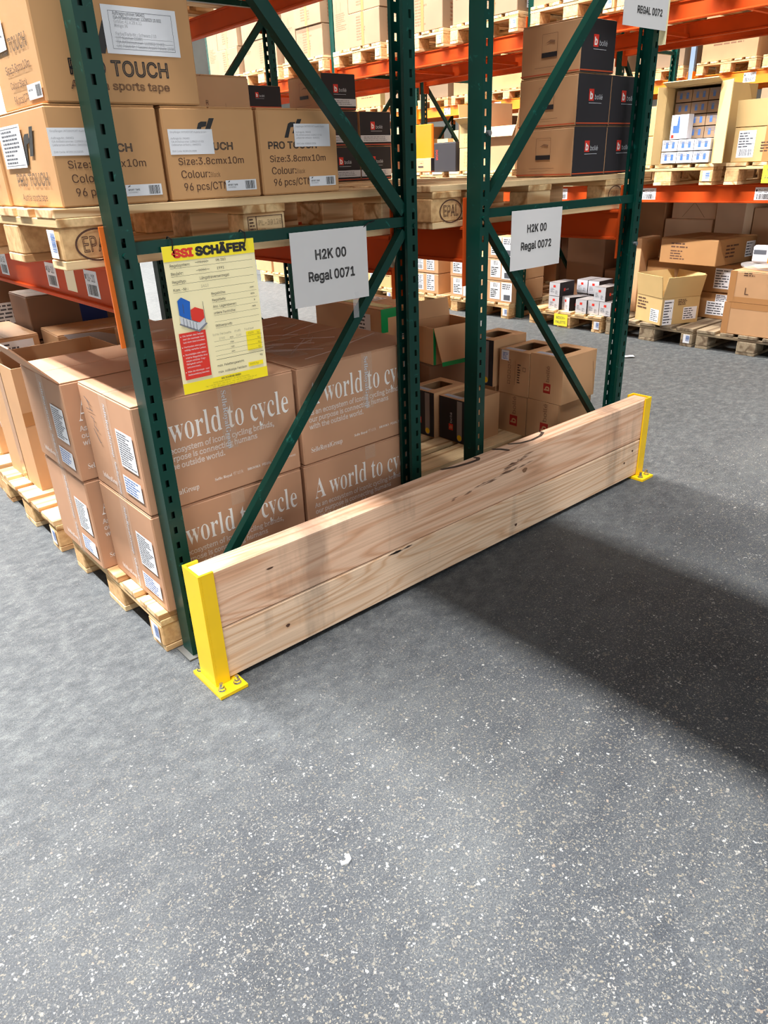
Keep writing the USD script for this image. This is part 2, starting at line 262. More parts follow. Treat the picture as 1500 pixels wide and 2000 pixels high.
    L = [('g.position', 'wn.vector'), ('wn.color', 'wv.vector'), ('g.position', 'wa.color1'), ('wv.vector', 'wa.color2'), ('wa.color', 'v1.vector'), ('wa.color', 'v2.vector'), ('wa.color', 'v3.vector'), ('v3.distance', 'l3.fac'), ('v3.color', 's3.color'), ('s3.r', 't3.value1'), ('l3.color', 'k3.value1'), ('t3.value', 'k3.value2'), ('k3.value', 'kd3.value1'), ('rd.result', 'kd3.value2'), ('kd3.value', 'c3.fac'), ('mbc.color', 'c3.color1'), ('c3.color', 'c2.color1'), ('g.position', 'na.vector'), ('g.position', 'mpb.vector'), ('mpb.vector', 'nb.vector'), ('g.position', 'nc.vector'), ('g.position', 'dust.vector'),
         ('v1.distance', 'l1.fac'), ('v1.color', 's1.color'), ('s1.r', 't1.value1'), ('l1.color', 'k1.value1'), ('t1.value', 'k1.value2'),
         ('v2.distance', 'l2.fac'), ('v2.color', 's2.color'), ('s2.r', 't2.value1'), ('l2.color', 'k2.value1'), ('t2.value', 'k2.value2'),
         ('s1.g', 'chip.fac'), ('na.fac', 'ra.fac'), ('nb.fac', 'rb.fac'), ('nc.fac', 'rc.fac'), ('ra.color', 'mab.color1'), ('rb.color', 'mab.color2'), ('ds.color', 'mbc.color1'), ('rc.color', 'mbc.color2'),
         ('dust.fac', 'dy.value1'), ('g.position', 'sp.vector'), ('sp.y', 'da.value1'), ('dy.value', 'da.value2'), ('da.value', 'rd.value'), ('g.position', 'mns.vector'), ('mns.vector', 'ns.vector'), ('ns.fac', 'rs.fac'), ('rd.result', 'di.value1'), ('di.value', 'ds.fac'), ('k1.value', 'kd1.value1'), ('rd.result', 'kd1.value2'), ('k2.value', 'kd2.value1'), ('rd.result', 'kd2.value2'), ('mab.color', 'ds.color1'), ('rs.color', 'ds.color2'),
         ('chip.color', 'c2.color2'), ('kd2.value', 'c2.fac'), ('c2.color', 'c1.color1'), ('chip.color', 'c1.color2'), ('kd1.value', 'c1.fac'), ('c1.color', 'p.base_color'), ('nc.fac', 'b.height'), ('b.normal', 'p.normal')]
    mat('floor', N, L)
floor_material()

# ================================================================== the setting
single('floor', 'dark grey speckled concrete hall floor', None, bx(-14, -14, -.2, 22, 22, 0), 'floor', kind='structure')
single('wall_left', 'pale left wall of the hall', None, bx(-14.2, -14, 0, -14, 19, 8), 'wall_paint', kind='structure')
single('wall_front', 'pale wall of the hall behind the viewer', None, bx(-14, -14.2, 0, 15.5, -14, 8), 'wall_paint', kind='structure')
single('wall_right', 'pale far wall of the hall', None, bx(15.5, -14, 0, 15.7, 22, 8), 'wall_paint', kind='structure')
single('wall_back', 'pale end wall of the hall', None, bx(-14, 19, 0, 15.7, 19.2, 8), 'wall_paint', kind='structure')
# roof deck beside the glazed part, and a girder along the aisles below the rooflight strip: it throws the dark band on the floor
for xa, xb in ((-14, -4.6), (6.0, 15.5)): single('ceiling', 'closed roof deck beside the glazed strips', None, bx(xa, -14, 6.6, xb, 19, 6.8), 'wall_paint', kind='structure')
GZ = 4.3; gw_ = .69 * (LZ - GZ) / LZ / 2; gc = 1.135 - TILT * GZ
single('trim_1', 'steel girder running along the rack aisles under the roof', None, bx(gc - gw_, -14, GZ, gc + gw_, 8, GZ + .3), 'grey_steel', kind='structure')

# ================================================================== racks
def sheet(width, height, slots, t, holes=True):
    """an upright's wall in (u, z), extruded t: slots at u = slots, every 50 mm"""
    g = sbox(0, 0, width, height)
    poly = Polygon(g.exterior.coords, [list(sbox(slots - .0055, z - .0108, slots + .0055, z + .0108).exterior.coords) for z in np.arange(.102, height - .03, .05)]) if holes else g
    return trimesh.creation.extrude_polygon(poly, t, engine='earcut')
_up = {}
def upright_mesh(h, d=.047, w=.066, t=.0025):
    """open section: web at x = 0 spanning y, slotted walls at y = 0 and y = w, lips at x = d"""
    k = (h, d, w)
    if k not in _up:
        a = sheet(d, h, .018, t); a.apply_transform(np.array([[1, 0, 0, 0], [0, 0, 1, 0], [0, 1, 0, 0], [0, 0, 0, 1.]])); a.invert()
        b = a.copy(); b.apply_translation((0, w - t, 0))
        web = bx(0, t, 0, t, w - t, h); rib = bx(-.003, w * .36, .02, 0, w * .64, h - .02, .0028)
        lips = [bx(d - t, t, 0, d, .013, h), bx(d - t, w - .013, 0, d, w - t, h)]
        _up[k] = cat_([a, b, web] + lips)
    return _up[k].copy()
def flipx(m):
    m.apply_transform(np.diag([-1, 1, 1, 1.])); m.invert(); return m
LEV = (1.235, 2.35)
def rack_frame(label, x0, x1, y, h, diag_from, group=None, pins=(), pm='green_paint', low=.115, horizontal=True):
    t = thing('rack_frame', label, 'rack frame', (x0, y, 0), group=group); D = x1 - x0
    part(t, 'upright', upright_mesh(h), pm); m = flipx(upright_mesh(h)); m.apply_translation((D, 0, 0)); part(t, 'upright', m, pm)
    for xa in (-.02, D - .08): part(t, 'foot_plate', bx(xa, -.015, 0, xa + .10, .075, .006, .001), 'grey_steel')
    s = (0, 1, 0); yy = .017
    xm = D - .048 if diag_from == 'rear' else .048; xo = .035 if diag_from == 'rear' else D - .035
    if horizontal:
        part(t, 'horizontal_brace', channel((.03, yy, LEV[0]), (D - .03, yy, LEV[0]), .030, .030, s), pm)
        part(t, 'horizontal_brace', channel((.03, yy, LEV[1]), (D - .03, yy, LEV[1]), .030, .030, s), pm)
    part(t, 'diagonal_brace', channel((xm, yy - .005, LEV[0] - .03), (xo, yy - .005, low), .028, .026, s), pm)
    part(t, 'diagonal_brace', channel((xm, yy - .005, LEV[0] + .03), (xo, yy - .005, LEV[1] - .05), .036, .030, s), pm)
    for xa in (.016, D - .016): part(t, 'bolt', cyl(.007, .008, (xa, -.003, LEV[0] - .013), 8, 1), pm)
    for px, pz in pins: part(t, 'lock_pin', cyl(.009, .014, (px, -.006, pz), 16, 1), 'galvanised', smooth=40)
    return t
Y0 = .192
rack_frame('green slotted end frame with the yellow load chart and sign 0071 hung on its brace', .0175, 1.035, Y0, 5.0, 'rear')
rack_frame('green slotted end frame holding the sign Regal 0072 on its horizontal brace', 1.34, 2.385, Y0, 5.0, 'front', pins=((.028, 1.49), (1.022, 1.05)))
rack_frame('second green frame along the left rack, behind the cartons', .0175, 1.035, 2.955, 5.0, 'rear')
rack_frame('second green frame along the right rack, far end of its first bay', 1.34, 2.385, 2.955, 5.0, 'front')
rack_frame('third green frame along the left rack, far down the aisle', .0175, 1.035, 5.722, 5.0, 'rear')
rack_frame('third green frame along the right rack, far end of its second bay', 1.34, 2.385, 5.722, 5.0, 'front')
def beam(label, x, y0, y1, z1, side, m='orange_paint', group=None, h=.125, labels=(), conn=(.08, .21)):
    """rack beam along y: I section face at x, connector plate at both ends; side = -1 when its face looks to -x"""
    t = thing('rack_beam', label, 'rack beam', (x, y0, z1 - h), group=group); L = y1 - y0; w = .05; a = 0 if side < 0 else -w
    part(t, 'profile', cat_([bx(a, .006, h - .012, a + w, L - .006, h, .002), bx(a, .006, 0, a + w, L - .006, .012, .002), bx(a + .012, .006, .012, a + w - .012, L - .006, h - .012)]), m)
    c0 = a - .028 if side < 0 else a + .008
    for yy in (0, L - .006):
        part(t, 'connector', bx(c0, yy, -conn[0], c0 + (.085 if side < 0 else .052), yy + .006, conn[1] + .015, .001), 'bright_orange_paint' if x == .034 else m)
    xf = a + .012 - .0006 if side < 0 else a + w - .012 + .0006
    for (u, wl, hl, kind, txt) in labels:                      # u: distance of the label's centre from y0
        y = u; z0 = (h - hl) / 2
        def lay(m2, o): v, f = m2; s = -1 if side < 0 else 1; return np.stack([np.full(len(v), xf + s * o), y + s * (v[:, 0] - wl / 2), v[:, 1] + z0], 1), f
        lb = part(t, 'location_label', lay(R(0, 0, wl, hl), 0), 'paper' if kind else 'sign_cream')
        if kind: part(lb, 'print', lay(join2([T(txt, hl * .26, wl / 2, hl * .60, 'sans', 2, anchor='c', width=wl * .62), barcode(wl * .14, hl * .08, wl * .86, hl * .48, sum(map(ord, txt))), R(wl * .06, hl * .66, wl * .14, hl * .84)]), .0004), 'ink_black')
    return t
ZB = 1.19
B0, B1 = Y0 + .068, 2.953
lb = [(.24, .098, .075, 1, '016-12/2'), (.415, .085, .07, 0, ''), (.585, .098, .075, 1, '016-12/1'), (1.12, .098, .075, 1, '016-11/3'), (1.3, .085, .07, 0, '')]
beam('orange front beam of the left rack with barcode shelf labels', .034, B0, B1, ZB, -1, labels=lb)
beam('orange rear beam of the left rack seen through its end frame', 1.02, B0, B1, ZB, 1)
beam('orange rear-side beam in the gap between the two back-to-back racks', 1.355, B0, B1, ZB, -1)
beam('orange aisle-side beam of the right rack below sign 0072', 2.37, B0, B1, ZB, 1)
for xx, sd, nm in ((.034, -1, 'left rack, aisle side'), (1.02, 1, 'left rack, inner side'), (1.355, -1, 'right rack, inner side'), (2.37, 1, 'right rack, aisle side')):
    if xx == 2.37: beam(f'orange upper beam of the second bay, {nm}', xx, 3.03, 5.72, 2.415, sd)

# ------------------------------------------------------------------ pallets: 1200 along x, 800 along y, 144 tall
def pallet(label, x, y, z=0, rz=0, old=False, tags=(), stamp=None, group=None, notes=None):
    t = thing('euro_pallet', label, 'pallet', (x, y, z), rz, group)
    rg = random.Random(int(1000 * (x * 7 + y * 13 + z * 3)) & 0xffff); mx, my = ('pallet_old_x', 'pallet_old_y') if old else ('pallet_x', 'pallet_y')
    j = lambda a=.003: rg.uniform(-a, a)
    ys = [(0, .145), (.1875, .2875), (.3275, .4725), (.5125, .6125), (.655, .8)]
    for a, b in ys: part(t, 'top_board', bx(j(.004) - .004, a, .122, 1.2 + j(.004), b, .144 + j(.001), .002), mx)
    for a, b in ((0, .145), (.5275, .6725), (1.055, 1.2)): part(t, 'stringer_board', bx(a, j(), .1, b, .8 + j(), .1218, .002), my)
    for xa, xb in ((0, .145), (.5275, .6725), (1.055, 1.2)):
        for ya, yb in ((0, .1), (.3275, .4725), (.7, .8)): part(t, 'block', bx(xa + j(), ya + .001, .022, xb + j(), yb - .001, .0998, .004), 'chipwood' if (xa + ya) * 10 % 3 < 1.4 and not old else mx)
    for a, b in ((0, .1), (.3275, .4725), (.7, .8)): part(t, 'bottom_board', bx(j(), a, 0, 1.2 + j(), b, .0218, .002), mx)
    D = (1.2, .8, .144)
    for k in tags:                                              # barcode stickers on the blocks of the -x end: 0 near (y = 0), 1 middle, 2 far
        u0 = {0: .705, 1: .35, 2: .005}[k]
        s = part(t, 'sticker', on_face(R(u0 + .02, .028, u0 + .075, .096), 'l', D, .0042), 'paper'); part(s, 'print', on_face(rot2(barcode(u0 + .032, .036, u0 + .078, .066, k), 90, (u0 + .048, .060)), 'l', D, .0048), 'ink_blue')
    if stamp in ('epal', 'both', 'ends'):
        an = np.linspace(0, 2 * math.pi, 40); ring = Polygon([(.092 + .058 * math.cos(q), .056 + .040 * math.sin(q)) for q in an], [[(.092 + .053 * math.cos(q), .056 + .0355 * math.sin(q)) for q in an]])
        part(t, 'brand_mark', on_face(join2([tri2(ring), T('EPAL', .036, .092, .040, 'sans', 2, anchor='c', width=.076)]), 'f', D, .0012), 'ink_brown')
    if stamp in ('right', 'ends'):
        an = np.linspace(0, 2 * math.pi, 40); ring = Polygon([(1.13 + .052 * math.cos(q), .062 + .036 * math.sin(q)) for q in an], [[(1.13 + .048 * math.cos(q), .062 + .032 * math.sin(q)) for q in an]])
        part(t, 'brand_mark', on_face(join2([tri2(ring), T('EPAL', .030, 1.13, .047, 'sans', 1, anchor='c', width=.066)]), 'f', D, .0012), 'ink_brown')
    if stamp in ('middle', 'both'):
        part(t, 'brand_mark', on_face(join2([frame2(.54, .03, .66, .092, .002), T('PL-39128', .014, .575, .066, 'mono', 1, width=.08), T('HT', .014, .575, .042, 'mono', 1), greek(.545, .035, .565, .088, 6, 3), R(.568, .03, .570, .092)]), 'f', D, .0012), 'ink_brown')
    return t

# ------------------------------------------------------------------ cartons
def carton(name, label, loc, dims, m='kraft', rz=0, cat='carton', group=None, dec=(), top='tape', edge=True, flaps=(), inner=None, wall=.005, soft=.004):
    """closed carton (body, two top flaps, tape) or open one (walls, bottom and bent flaps)"""
    t = thing(name, label, cat, loc, rz, group); sx, sy, sz = dims
    if top != 'open':
        part(t, 'body', bx(0, 0, 0, sx, sy, sz - .004, soft), m)
        if top == 'tape' or top == 'plain':
            if sx >= sy: fl = [bx(.002, .002, sz - .0038, sx - .002, sy / 2 - .0015, sz, .0015), bx(.002, sy / 2 + .0015, sz - .0038, sx - .002, sy - .002, sz, .0015)]
            else: fl = [bx(.002, .002, sz - .0038, sx / 2 - .0015, sy - .002, sz, .0015), bx(sx / 2 + .0015, .002, sz - .0038, sx - .002, sy - .002, sz, .0015)]
            for f in fl: part(t, 'top_flap', f, m)
        if top == 'tape':
            if sx >= sy: part(t, 'tape', on_face(R(0, sy / 2 - .025, sx, sy / 2 + .025), 't', dims, .0006), 'clear_tape')
            else: part(t, 'tape', on_face(R(sx / 2 - .025, 0, sx / 2 + .025, sy), 't', dims, .0006), 'clear_tape')
        if top == 'hole':                                       # display carton: a window in the lid, dark inside
            pass
    else:
        w = wall
        part(t, 'body', cat_([bx(0, 0, 0, sx, sy, w), bx(0, 0, w, sx, w, sz), bx(0, sy - w, w, sx, sy, sz), bx(0, w, w, w, sy - w, sz), bx(sx - w, w, w, sx, sy - w, sz)]), m)
    for side, ang, ln in flaps:
        a = math.radians(ang); o = {'f': (0, -1, 0), 'k': (0, 1, 0), 'l': (-1, 0, 0), 'r': (1, 0, 0)}[side]; o = np.array(o, float); up3 = np.array([0, 0, 1.])
        h0, h1 = {'f': ((.003, 0, sz), (sx - .003, 0, sz)), 'k': ((.003, sy, sz), (sx - .003, sy, sz)), 'l': ((0, .003, sz), (0, sy - .003, sz)), 'r': ((sx, .003, sz), (sx, sy - .003, sz))}[side]
        dv = math.cos(a) * up3 + math.sin(a) * o; mid0, mid1 = np.array(h0) + dv * ln / 2, np.array(h1) + dv * ln / 2
        nn = np.cross(np.array(h1) - np.array(h0), dv)
        part(t, 'flap', bar(mid0, mid1, ln, wall, nn), m)
    for i, (pn, face, m2, mm, *sub) in enumerate(dec):
        o = .0006 + .0005 * i
        p = part(t, pn, on_face(m2, face, dims, o), mm)
        for k, (sn, s2, sm) in enumerate(sub): part(p, sn, on_face(s2, face, dims, o + .00025 + .0001 * k), sm)
    return t
def label2(face, u0, v0, u1, v1, n=7, seed=0, bar_=None, paper='paper', ink='ink_soft', name='label'):
    w, h = u1 - u0, v1 - v0; ms = [greek(u0 + .06 * w, v0 + (.36 * h if bar_ else .05 * h), u1 - .06 * w, v1 - .05 * h, n, seed)]
    if bar_: ms.append(barcode(u0 + .12 * w, v0 + .06 * h, u1 - .12 * w, v0 + .32 * h, seed))
    return (name, face, R(u0, v0, u1, v1), paper, ('print', join2(ms), ink))
# ---- saddle maker's cartons on the left front pallet
SX, SY, SZ = .545, .41, .338
def saddle_dec(full=True, tape=True, seed=0, tape_len=.2):
    d = []
    body = [T('A world to cycle', .0735, .035, .205, 'serif', 0, width=.480, tol=.5, thin=2.8)]
    for k, s in enumerate(('As an ecosystem of iconic cycling brands,', 'our purpose is connecting humans', 'with the outside world.')): body.append(T(s, .0165, .032, .172 - .0245 * k, 'noto', 2, wide=.98))
    body += [T('SelleRoyalGroup', .0165, .030, .040, 'serif', 0, width=.135, thin=2), T('Selle Royal', .0085, .222, .048, 'serif'), T("fi'zi:k", .0105, .288, .048, 'sans', 1), T('BROOKS', .0075, .340, .049, 'serif'), T('PEdAL ED', .0085, .395, .049, 'sans', 2), T('CRANKBROTHERS', .006, .455, .049, 'sans')]
    d.append(('lettering', 'f', join2(body), 'ink_white'))
    if tape:
        L = tape_len; z0 = SZ - L
        sub = [] if L < .12 else [('print', T('SelleRoyalGroup', .015, .283, SZ - .012, 'serif', 0, rot=-90, width=L * .92), 'silver_print')]
        d.append(('tape', 'f', R(.270, z0, .318, SZ), 'clear_tape', *sub))
    u = SY / 2
    d.append(('tape', 'l', R(u - .03, .0, u + .03, SZ), 'clear_tape', ('print', join2([T('SelleRoyalGroup', .017, u - .008, SZ - .03, 'serif', 0, rot=-90, width=.17), T('SelleRoyalGroup', .017, u - .008, SZ - .215, 'serif', 0, rot=-90, width=.11)]), 'silver_print')))
    d.append(('lettering', 'l', T('SelleRoyalGroup', .017, .07, .035, 'serif', 0, width=.115, thin=2), 'ink_white'))
    d.append(label2('l', .265, .125, .385, .245, 14, seed + 1, name='address_label')); d.append(label2('l', .255, .035, .385, .095, 6, seed + 2, name='stock_label', ink='ink_blue'))
    return d
Zp = .145
PX, PY = -.035, .277
pallet('euro pallet on the floor under the saddle cartons at the rack corner', PX, PY, 0, tags=(0,))
bxo = .264
def srg(label, x, y, z, rz=0, marks=False, m='kraft_red', tl=.2, top='tape', flaps=(), group='saddle brand cartons on the corner pallet'):
    d = saddle_dec(seed=int(1000 * (y + z)), tape_len=tl)
    if marks:
        W_ = lambda pts: join2([PG([(a[0] - .0015, a[1]), (b[0] - .0015, b[1]), (b[0] + .0015, b[1] + .002), (a[0] + .0015, a[1] + .002)]) for a, b in zip(pts[:-1], pts[1:])])
        d.append(('handwriting', 'l', join2([W_([(.05, .30), (.09, .285)]), W_([(.07, .293), (.085, .262)]), W_([(.05, .262), (.105, .262)]), W_([(.075, .24), (.10, .235), (.09, .21), (.12, .2)]), W_([(.08, .2), (.115, .16), (.13, .165)])]), 'ink_soft'))
    return carton('saddle_carton', label, (x, y, z), (SX, SY, SZ), m, rz, dec=d, top=top, flaps=flaps, group=group)
srg('brown saddle carton at the front corner of the lower layer, beside the first upright', -.006, bxo, Zp, 0, tl=.05)
srg('brown saddle carton right of the corner in the lower layer, below the one with tape', .552, bxo, Zp, 0, tl=.05)
srg('brown saddle carton with pen marks on top at the front corner behind the first upright', -.004, bxo, Zp + SZ + .002, 0, marks=True, m='kraft_red')
srg('brown saddle carton on the upper layer between diagonal brace and middle upright', .556, bxo - .001, Zp + SZ + .002, .6)
srg('brown saddle carton second from the corner along the aisle, lower layer', -.05, bxo + .425, Zp, 0)
srg('brown saddle carton second from the corner along the aisle, upper layer with open flap', -.055, bxo + .425, Zp + SZ + .002, 0, top='plain', flaps=(('l', 42, .175),))
srg('brown saddle carton in the lower layer behind, hidden below the film wrapped tops', .505, bxo + .425, Zp, 0)
srg('brown saddle carton with film wrinkles on its top behind the middle row', .505, bxo + .425, Zp + SZ + .002, 0)
# stretch film wrinkles over the tops
rg = random.Random(5); fm = []
for k in range(26):
    x0, y0 = rg.uniform(.45, .95), rg.uniform(.32, .95); L = rg.uniform(.06, .26); a = rg.choice((.3, .9, 2.6)) + rg.uniform(-.2, .2)
    p = np.array([x0, y0, Zp + 2 * SZ + .0065]); q = p + np.array([math.cos(a), math.sin(a), 0]) * L
    if .02 < q[0] < 1.08 and .27 < q[1] < 1.08: fm.append(bar(p, q, rg.uniform(.001, .003), .002, (0, 0, 1)))
single('stretch_film', 'thin wrinkled strands of stretch film across the saddle carton tops', 'film', cat_(fm), 'film', kind='stuff')
single('tape_strip', 'wide pale strip of tape along the tops of the rear saddle cartons', 'tape', bx(.62, .40, Zp + 2 * SZ + .003, .70, 1.05, Zp + 2 * SZ + .0045), 'clear_tape')

# ---- left rack, floor level, pallets further along
pallet('euro pallet on the floor second along the left aisle, front boards bare', PX - .01, 1.235, 0, tags=(0,))
pallet('euro pallet on the floor third along the left aisle under white labelled cartons', PX, 2.10, 0)
carton('carton', 'large open brown carton with tape cross on the second aisle pallet', (.024, 1.60, Zp), (.50, .42, .552), 'kraft', 1, top='open', dec=[('tape', 'f', R(0, .30, .5, .36), 'brown_tape'), ('tape', 'f', R(.21, 0, .27, .552), 'brown_tape'), ('tape', 'l', R(.18, 0, .24, .552), 'brown_tape')])
carton('carton', 'brown carton with torn white lined flap deep in the left rack', (.375, 2.07, Zp + .30), (.50, .31, .27), 'kraft', -3, dec=[('torn_strip', 'f', PG([(.03, .27), (.09, .19), (.16, .2), (.25, .14), (.40, .13), (.47, .10), (.49, .18), (.40, .2), (.2, .26)]), 'carton_white'), ('tape', 'f', R(.33, .0, .37, .1), 'brown_tape')])
carton('carton', 'brown carton under the torn one deep in the left rack', (.37, 2.05, Zp), (.54, .34, .298), 'kraft', 0)
for k, (x, y, z, h, lbl) in enumerate(((.03, 2.25, Zp, .28, 'lower white labelled carton left of the torn carton'), (.02, 2.25, Zp + .282, .285, 'upper white labelled carton left of the torn carton'), (.36, 2.40, Zp, .50, 'tall white labelled carton standing behind the torn carton')  )):
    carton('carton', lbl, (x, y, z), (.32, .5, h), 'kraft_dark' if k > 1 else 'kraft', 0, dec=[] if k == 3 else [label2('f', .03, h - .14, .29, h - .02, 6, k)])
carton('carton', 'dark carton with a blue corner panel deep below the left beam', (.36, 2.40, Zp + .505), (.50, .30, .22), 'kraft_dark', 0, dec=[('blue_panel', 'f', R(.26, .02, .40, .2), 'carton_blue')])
for k, (x, y, z, lbl) in enumerate(((.56, 1.30, Zp, 'dark carton stacked lowest behind the saddle cartons'), (.56, 1.30, Zp + .31, 'dark carton stacked on top behind the saddle cartons'))):
    carton('carton', lbl, (x, y, z), (.55, .5, .305), 'kraft', 0)

pallet('euro pallet on the floor in the second bay of the left rack', PX, 3.06, 0)
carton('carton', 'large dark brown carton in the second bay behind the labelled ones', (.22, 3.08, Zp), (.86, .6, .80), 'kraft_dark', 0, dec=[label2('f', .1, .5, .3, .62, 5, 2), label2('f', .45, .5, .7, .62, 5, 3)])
# ---- left rack, first shelf: sports tape cartons
P1X, P1Y = -.08, .302
pallet('euro pallet on the first shelf of the left rack, tape cartons on it', P1X, P1Y, ZB + .001, stamp='both', tags=(0,))
pallet('euro pallet on the first shelf, second along the left rack', P1X, 1.22, ZB + .001, tags=(0, 2))
pallet('euro pallet on the first shelf, third along the left rack', P1X, 2.12, ZB + .001)
ZS = ZB + .1465
def logo(u, v, h):
    """slanted sports mark: bent stroke and slash"""
    k = lambda p: [(u + a * h, v + b * h) for a, b in p]
    return join2([PG(k([(0, 0), (.34, 0), (.60, .66), (.95, .72), (1.05, 1.0), (.62, 1.0), (.40, .90)])), PG(k([(.72, .28), (1.10, .28), (1.62, 1.2), (1.24, 1.2)]))])
def tape_small(seed=0):
    w, h = .28, .225; d = []
    d.append(('lettering', 'f', join2([logo(.088, .150, .040), T('PRO TOUCH', .0175, .028, .122, 'sans', 3, width=.172)]), 'ink_black'))
    d.append(('small_print', 'f', join2([T('Size:3.8cmx10m', .0170, .030, .087, 'sans', 0, width=.20), T('Colour:', .0185, .033, .055, 'sans', 0, width=.085), T('Black', .012, .121, .055, 'sans', 1, width=.03), T('96 pcs/CTN', .0185, .036, .024, 'sans', 0, width=.135)]), 'ink_brown'))
    lines = ['Empfänger: INTERSPORT Austria GmbH', '', 'Auftrags-Nr.: 940402', 'ISA-Artikelnummer: 1109923 10 002', 'Lieferanten-Artikelnr.: 98400001', '', 'EAN Code: 4039919103098']
    d.append(('shipping_label', 'f', R(.0, 0, .13, .06), 'paper', ('print', join2([T(s, .0042, .006, .051 - .0075 * k, 'noto', 1) for k, s in enumerate(lines) if s]), 'ink_soft')))
    d.append(('article_sticker', 'f', R(.165, .018, .264, .045), 'paper', ('print', join2([logo(.172, .0385, .0045), T('SPORT TAPE', .0038, .171, .031, 'sans', 3), T('SCHWARZ', .0038, .171, .025, 'sans', 1), barcode(.228, .021, .258, .042, 3)]), 'ink_black')))
    return d
def small_carton(label, x, y, z, lab=(0.04, .115), rz=0, side=True, group='small sports tape cartons on the first shelf'):
    d = [(p, f, mv(m2, *lab) if p == 'shipping_label' else m2, mm, *[(a, mv(b, *lab) if p == 'shipping_label' else b, c) for a, b, c in s]) for p, f, m2, mm, *s in tape_small()]
    if side:
        d.append(('lettering', 'l', join2([logo(.20, .10, .07), T('PRO TOUCH', .028, .095, .052, 'sans', 2, width=.255)]), 'ink_black'))
        d.append(('small_print', 'l', T('Austria sports tape', .016, .115, .016, 'sans', 0, width=.2), 'ink_brown'))
        d.append(('shipping_label', 'l', R(.03, .095, .215, .195), 'paper', ('print', join2([frame2(.042, .101, .203, .189, .001), greek(.05, .104, .195, .186, 9, 4)]), 'ink_soft')))
    return carton('sports_tape_carton', label, (x, y, z), (.28, .41, .226), 'kraft_warm', rz, dec=d, group=group)
small_carton('small tan sports tape carton at the pallet corner, partly behind the first upright', P1X + .026, .303, ZS, (-.002, .115))
small_carton('small tan sports tape carton second from the left on the first shelf', P1X + .318, .303, ZS, (.012, .112), side=False)
small_carton('small tan sports tape carton third from the left, its label over the slanted mark', P1X + .606, .303, ZS, (.122, .126), side=False)
for k, x in enumerate((P1X + .02, P1X + .31, P1X + .60)): small_carton(('rear sports tape carton behind the corner one, seen along the aisle side', 'rear sports tape carton behind the second one', 'rear sports tape carton behind the third one')[k], x, .722, ZS, (.04, .115), side=k == 0)
# large carton on top
bw, bd, bh = .397, .335, .24
d = [('lettering', 'f', join2([T('PRO', .031, .064, .060, 'sans', 3, width=.088), T('TOUCH', .031, .168, .060, 'sans', 3, width=.148), logo(.135, .105, .075)]), 'ink_black'), ('small_print', 'f', T('Austria sports tape', .017, .062, .030, 'sans', 2, width=.252), 'ink_brown')]
ll = [('Auftragsnummer: 940402', .0065, 2), ('ISA-Artikelnummer: 1109923 10 002', .0065, 2), ('Größe: 41 x 28 x 21', .0065, 1), ('Menge: 96', .0065, 1), ('', 0, 0), ('Farbe/Farb-Nr.: Schwarz / 10', .0065, 1), ('LOT-Nummer: 232001', .0065, 1), ('ISA-Artikelnummer: 1109923 10 002', .0065, 1), ('Lfd. Paket-Nr. / Gesamt Anzahl Pakete: 27/36', .0065, 1)]
pr = [frame2(.182, .116, .344, .194, .0008)] + [T(s, h, .193, .186 - .0083 * k, 'noto', b, width=min(.148, len(s) * .0037)) for k, (s, h, b) in enumerate(ll) if s] + [R(.19, y, .34, y + .0005) for y in (.1395, .1310, .1225)]
d.append(('shipping_label', 'f', R(.166, .106, .357, .205), 'paper', ('print', join2(pr), 'ink_soft')))
d += [('lettering', 'l', T('PRO TOUCH', .027, .06, .120, 'sans', 2, width=.22), 'ink_black'), ('small_print', 'l', join2([T('Size:3.8cmx10m', .017, .085, .078, 'sans', 0, width=.19), T('Colour:Black', .015, .10, .045, 'sans', 0, width=.13), T('96 pcs/CTN', .017, .105, .012, 'sans', 0, width=.12)]), 'ink_brown')]
d += [('shipping_label', 'l', R(.0, .128, .135, .195), 'paper', ('print', greek(.01, .135, .128, .19, 6, 9), 'ink_soft')), ('article_sticker', 'l', R(.225, .012, .325, .044), 'paper', ('print', join2([T('SPORT TAPE', .0038, .231, .03, 'sans', 3), barcode(.285, .016, .32, .04, 3)]), 'ink_black'))]
carton('sports_tape_carton', 'large tan sports tape carton on top of the first shelf stack, big white label', (P1X + .040, .303, ZS + .2275), (bw, bd, bh), 'kraft_warm', 0, dec=d)
carton('carton', 'plain tan carton with small ink marks behind the large tape carton', (.40, .68, ZS + .2275), (.345, .38, .118), 'kraft', 0, dec=[('ink_marks', 'f', join2([T('R', .012, .18, .035, 'sans', 2), T('i', .010, .25, .03, 'sans', 1)]), 'ink_brown')])

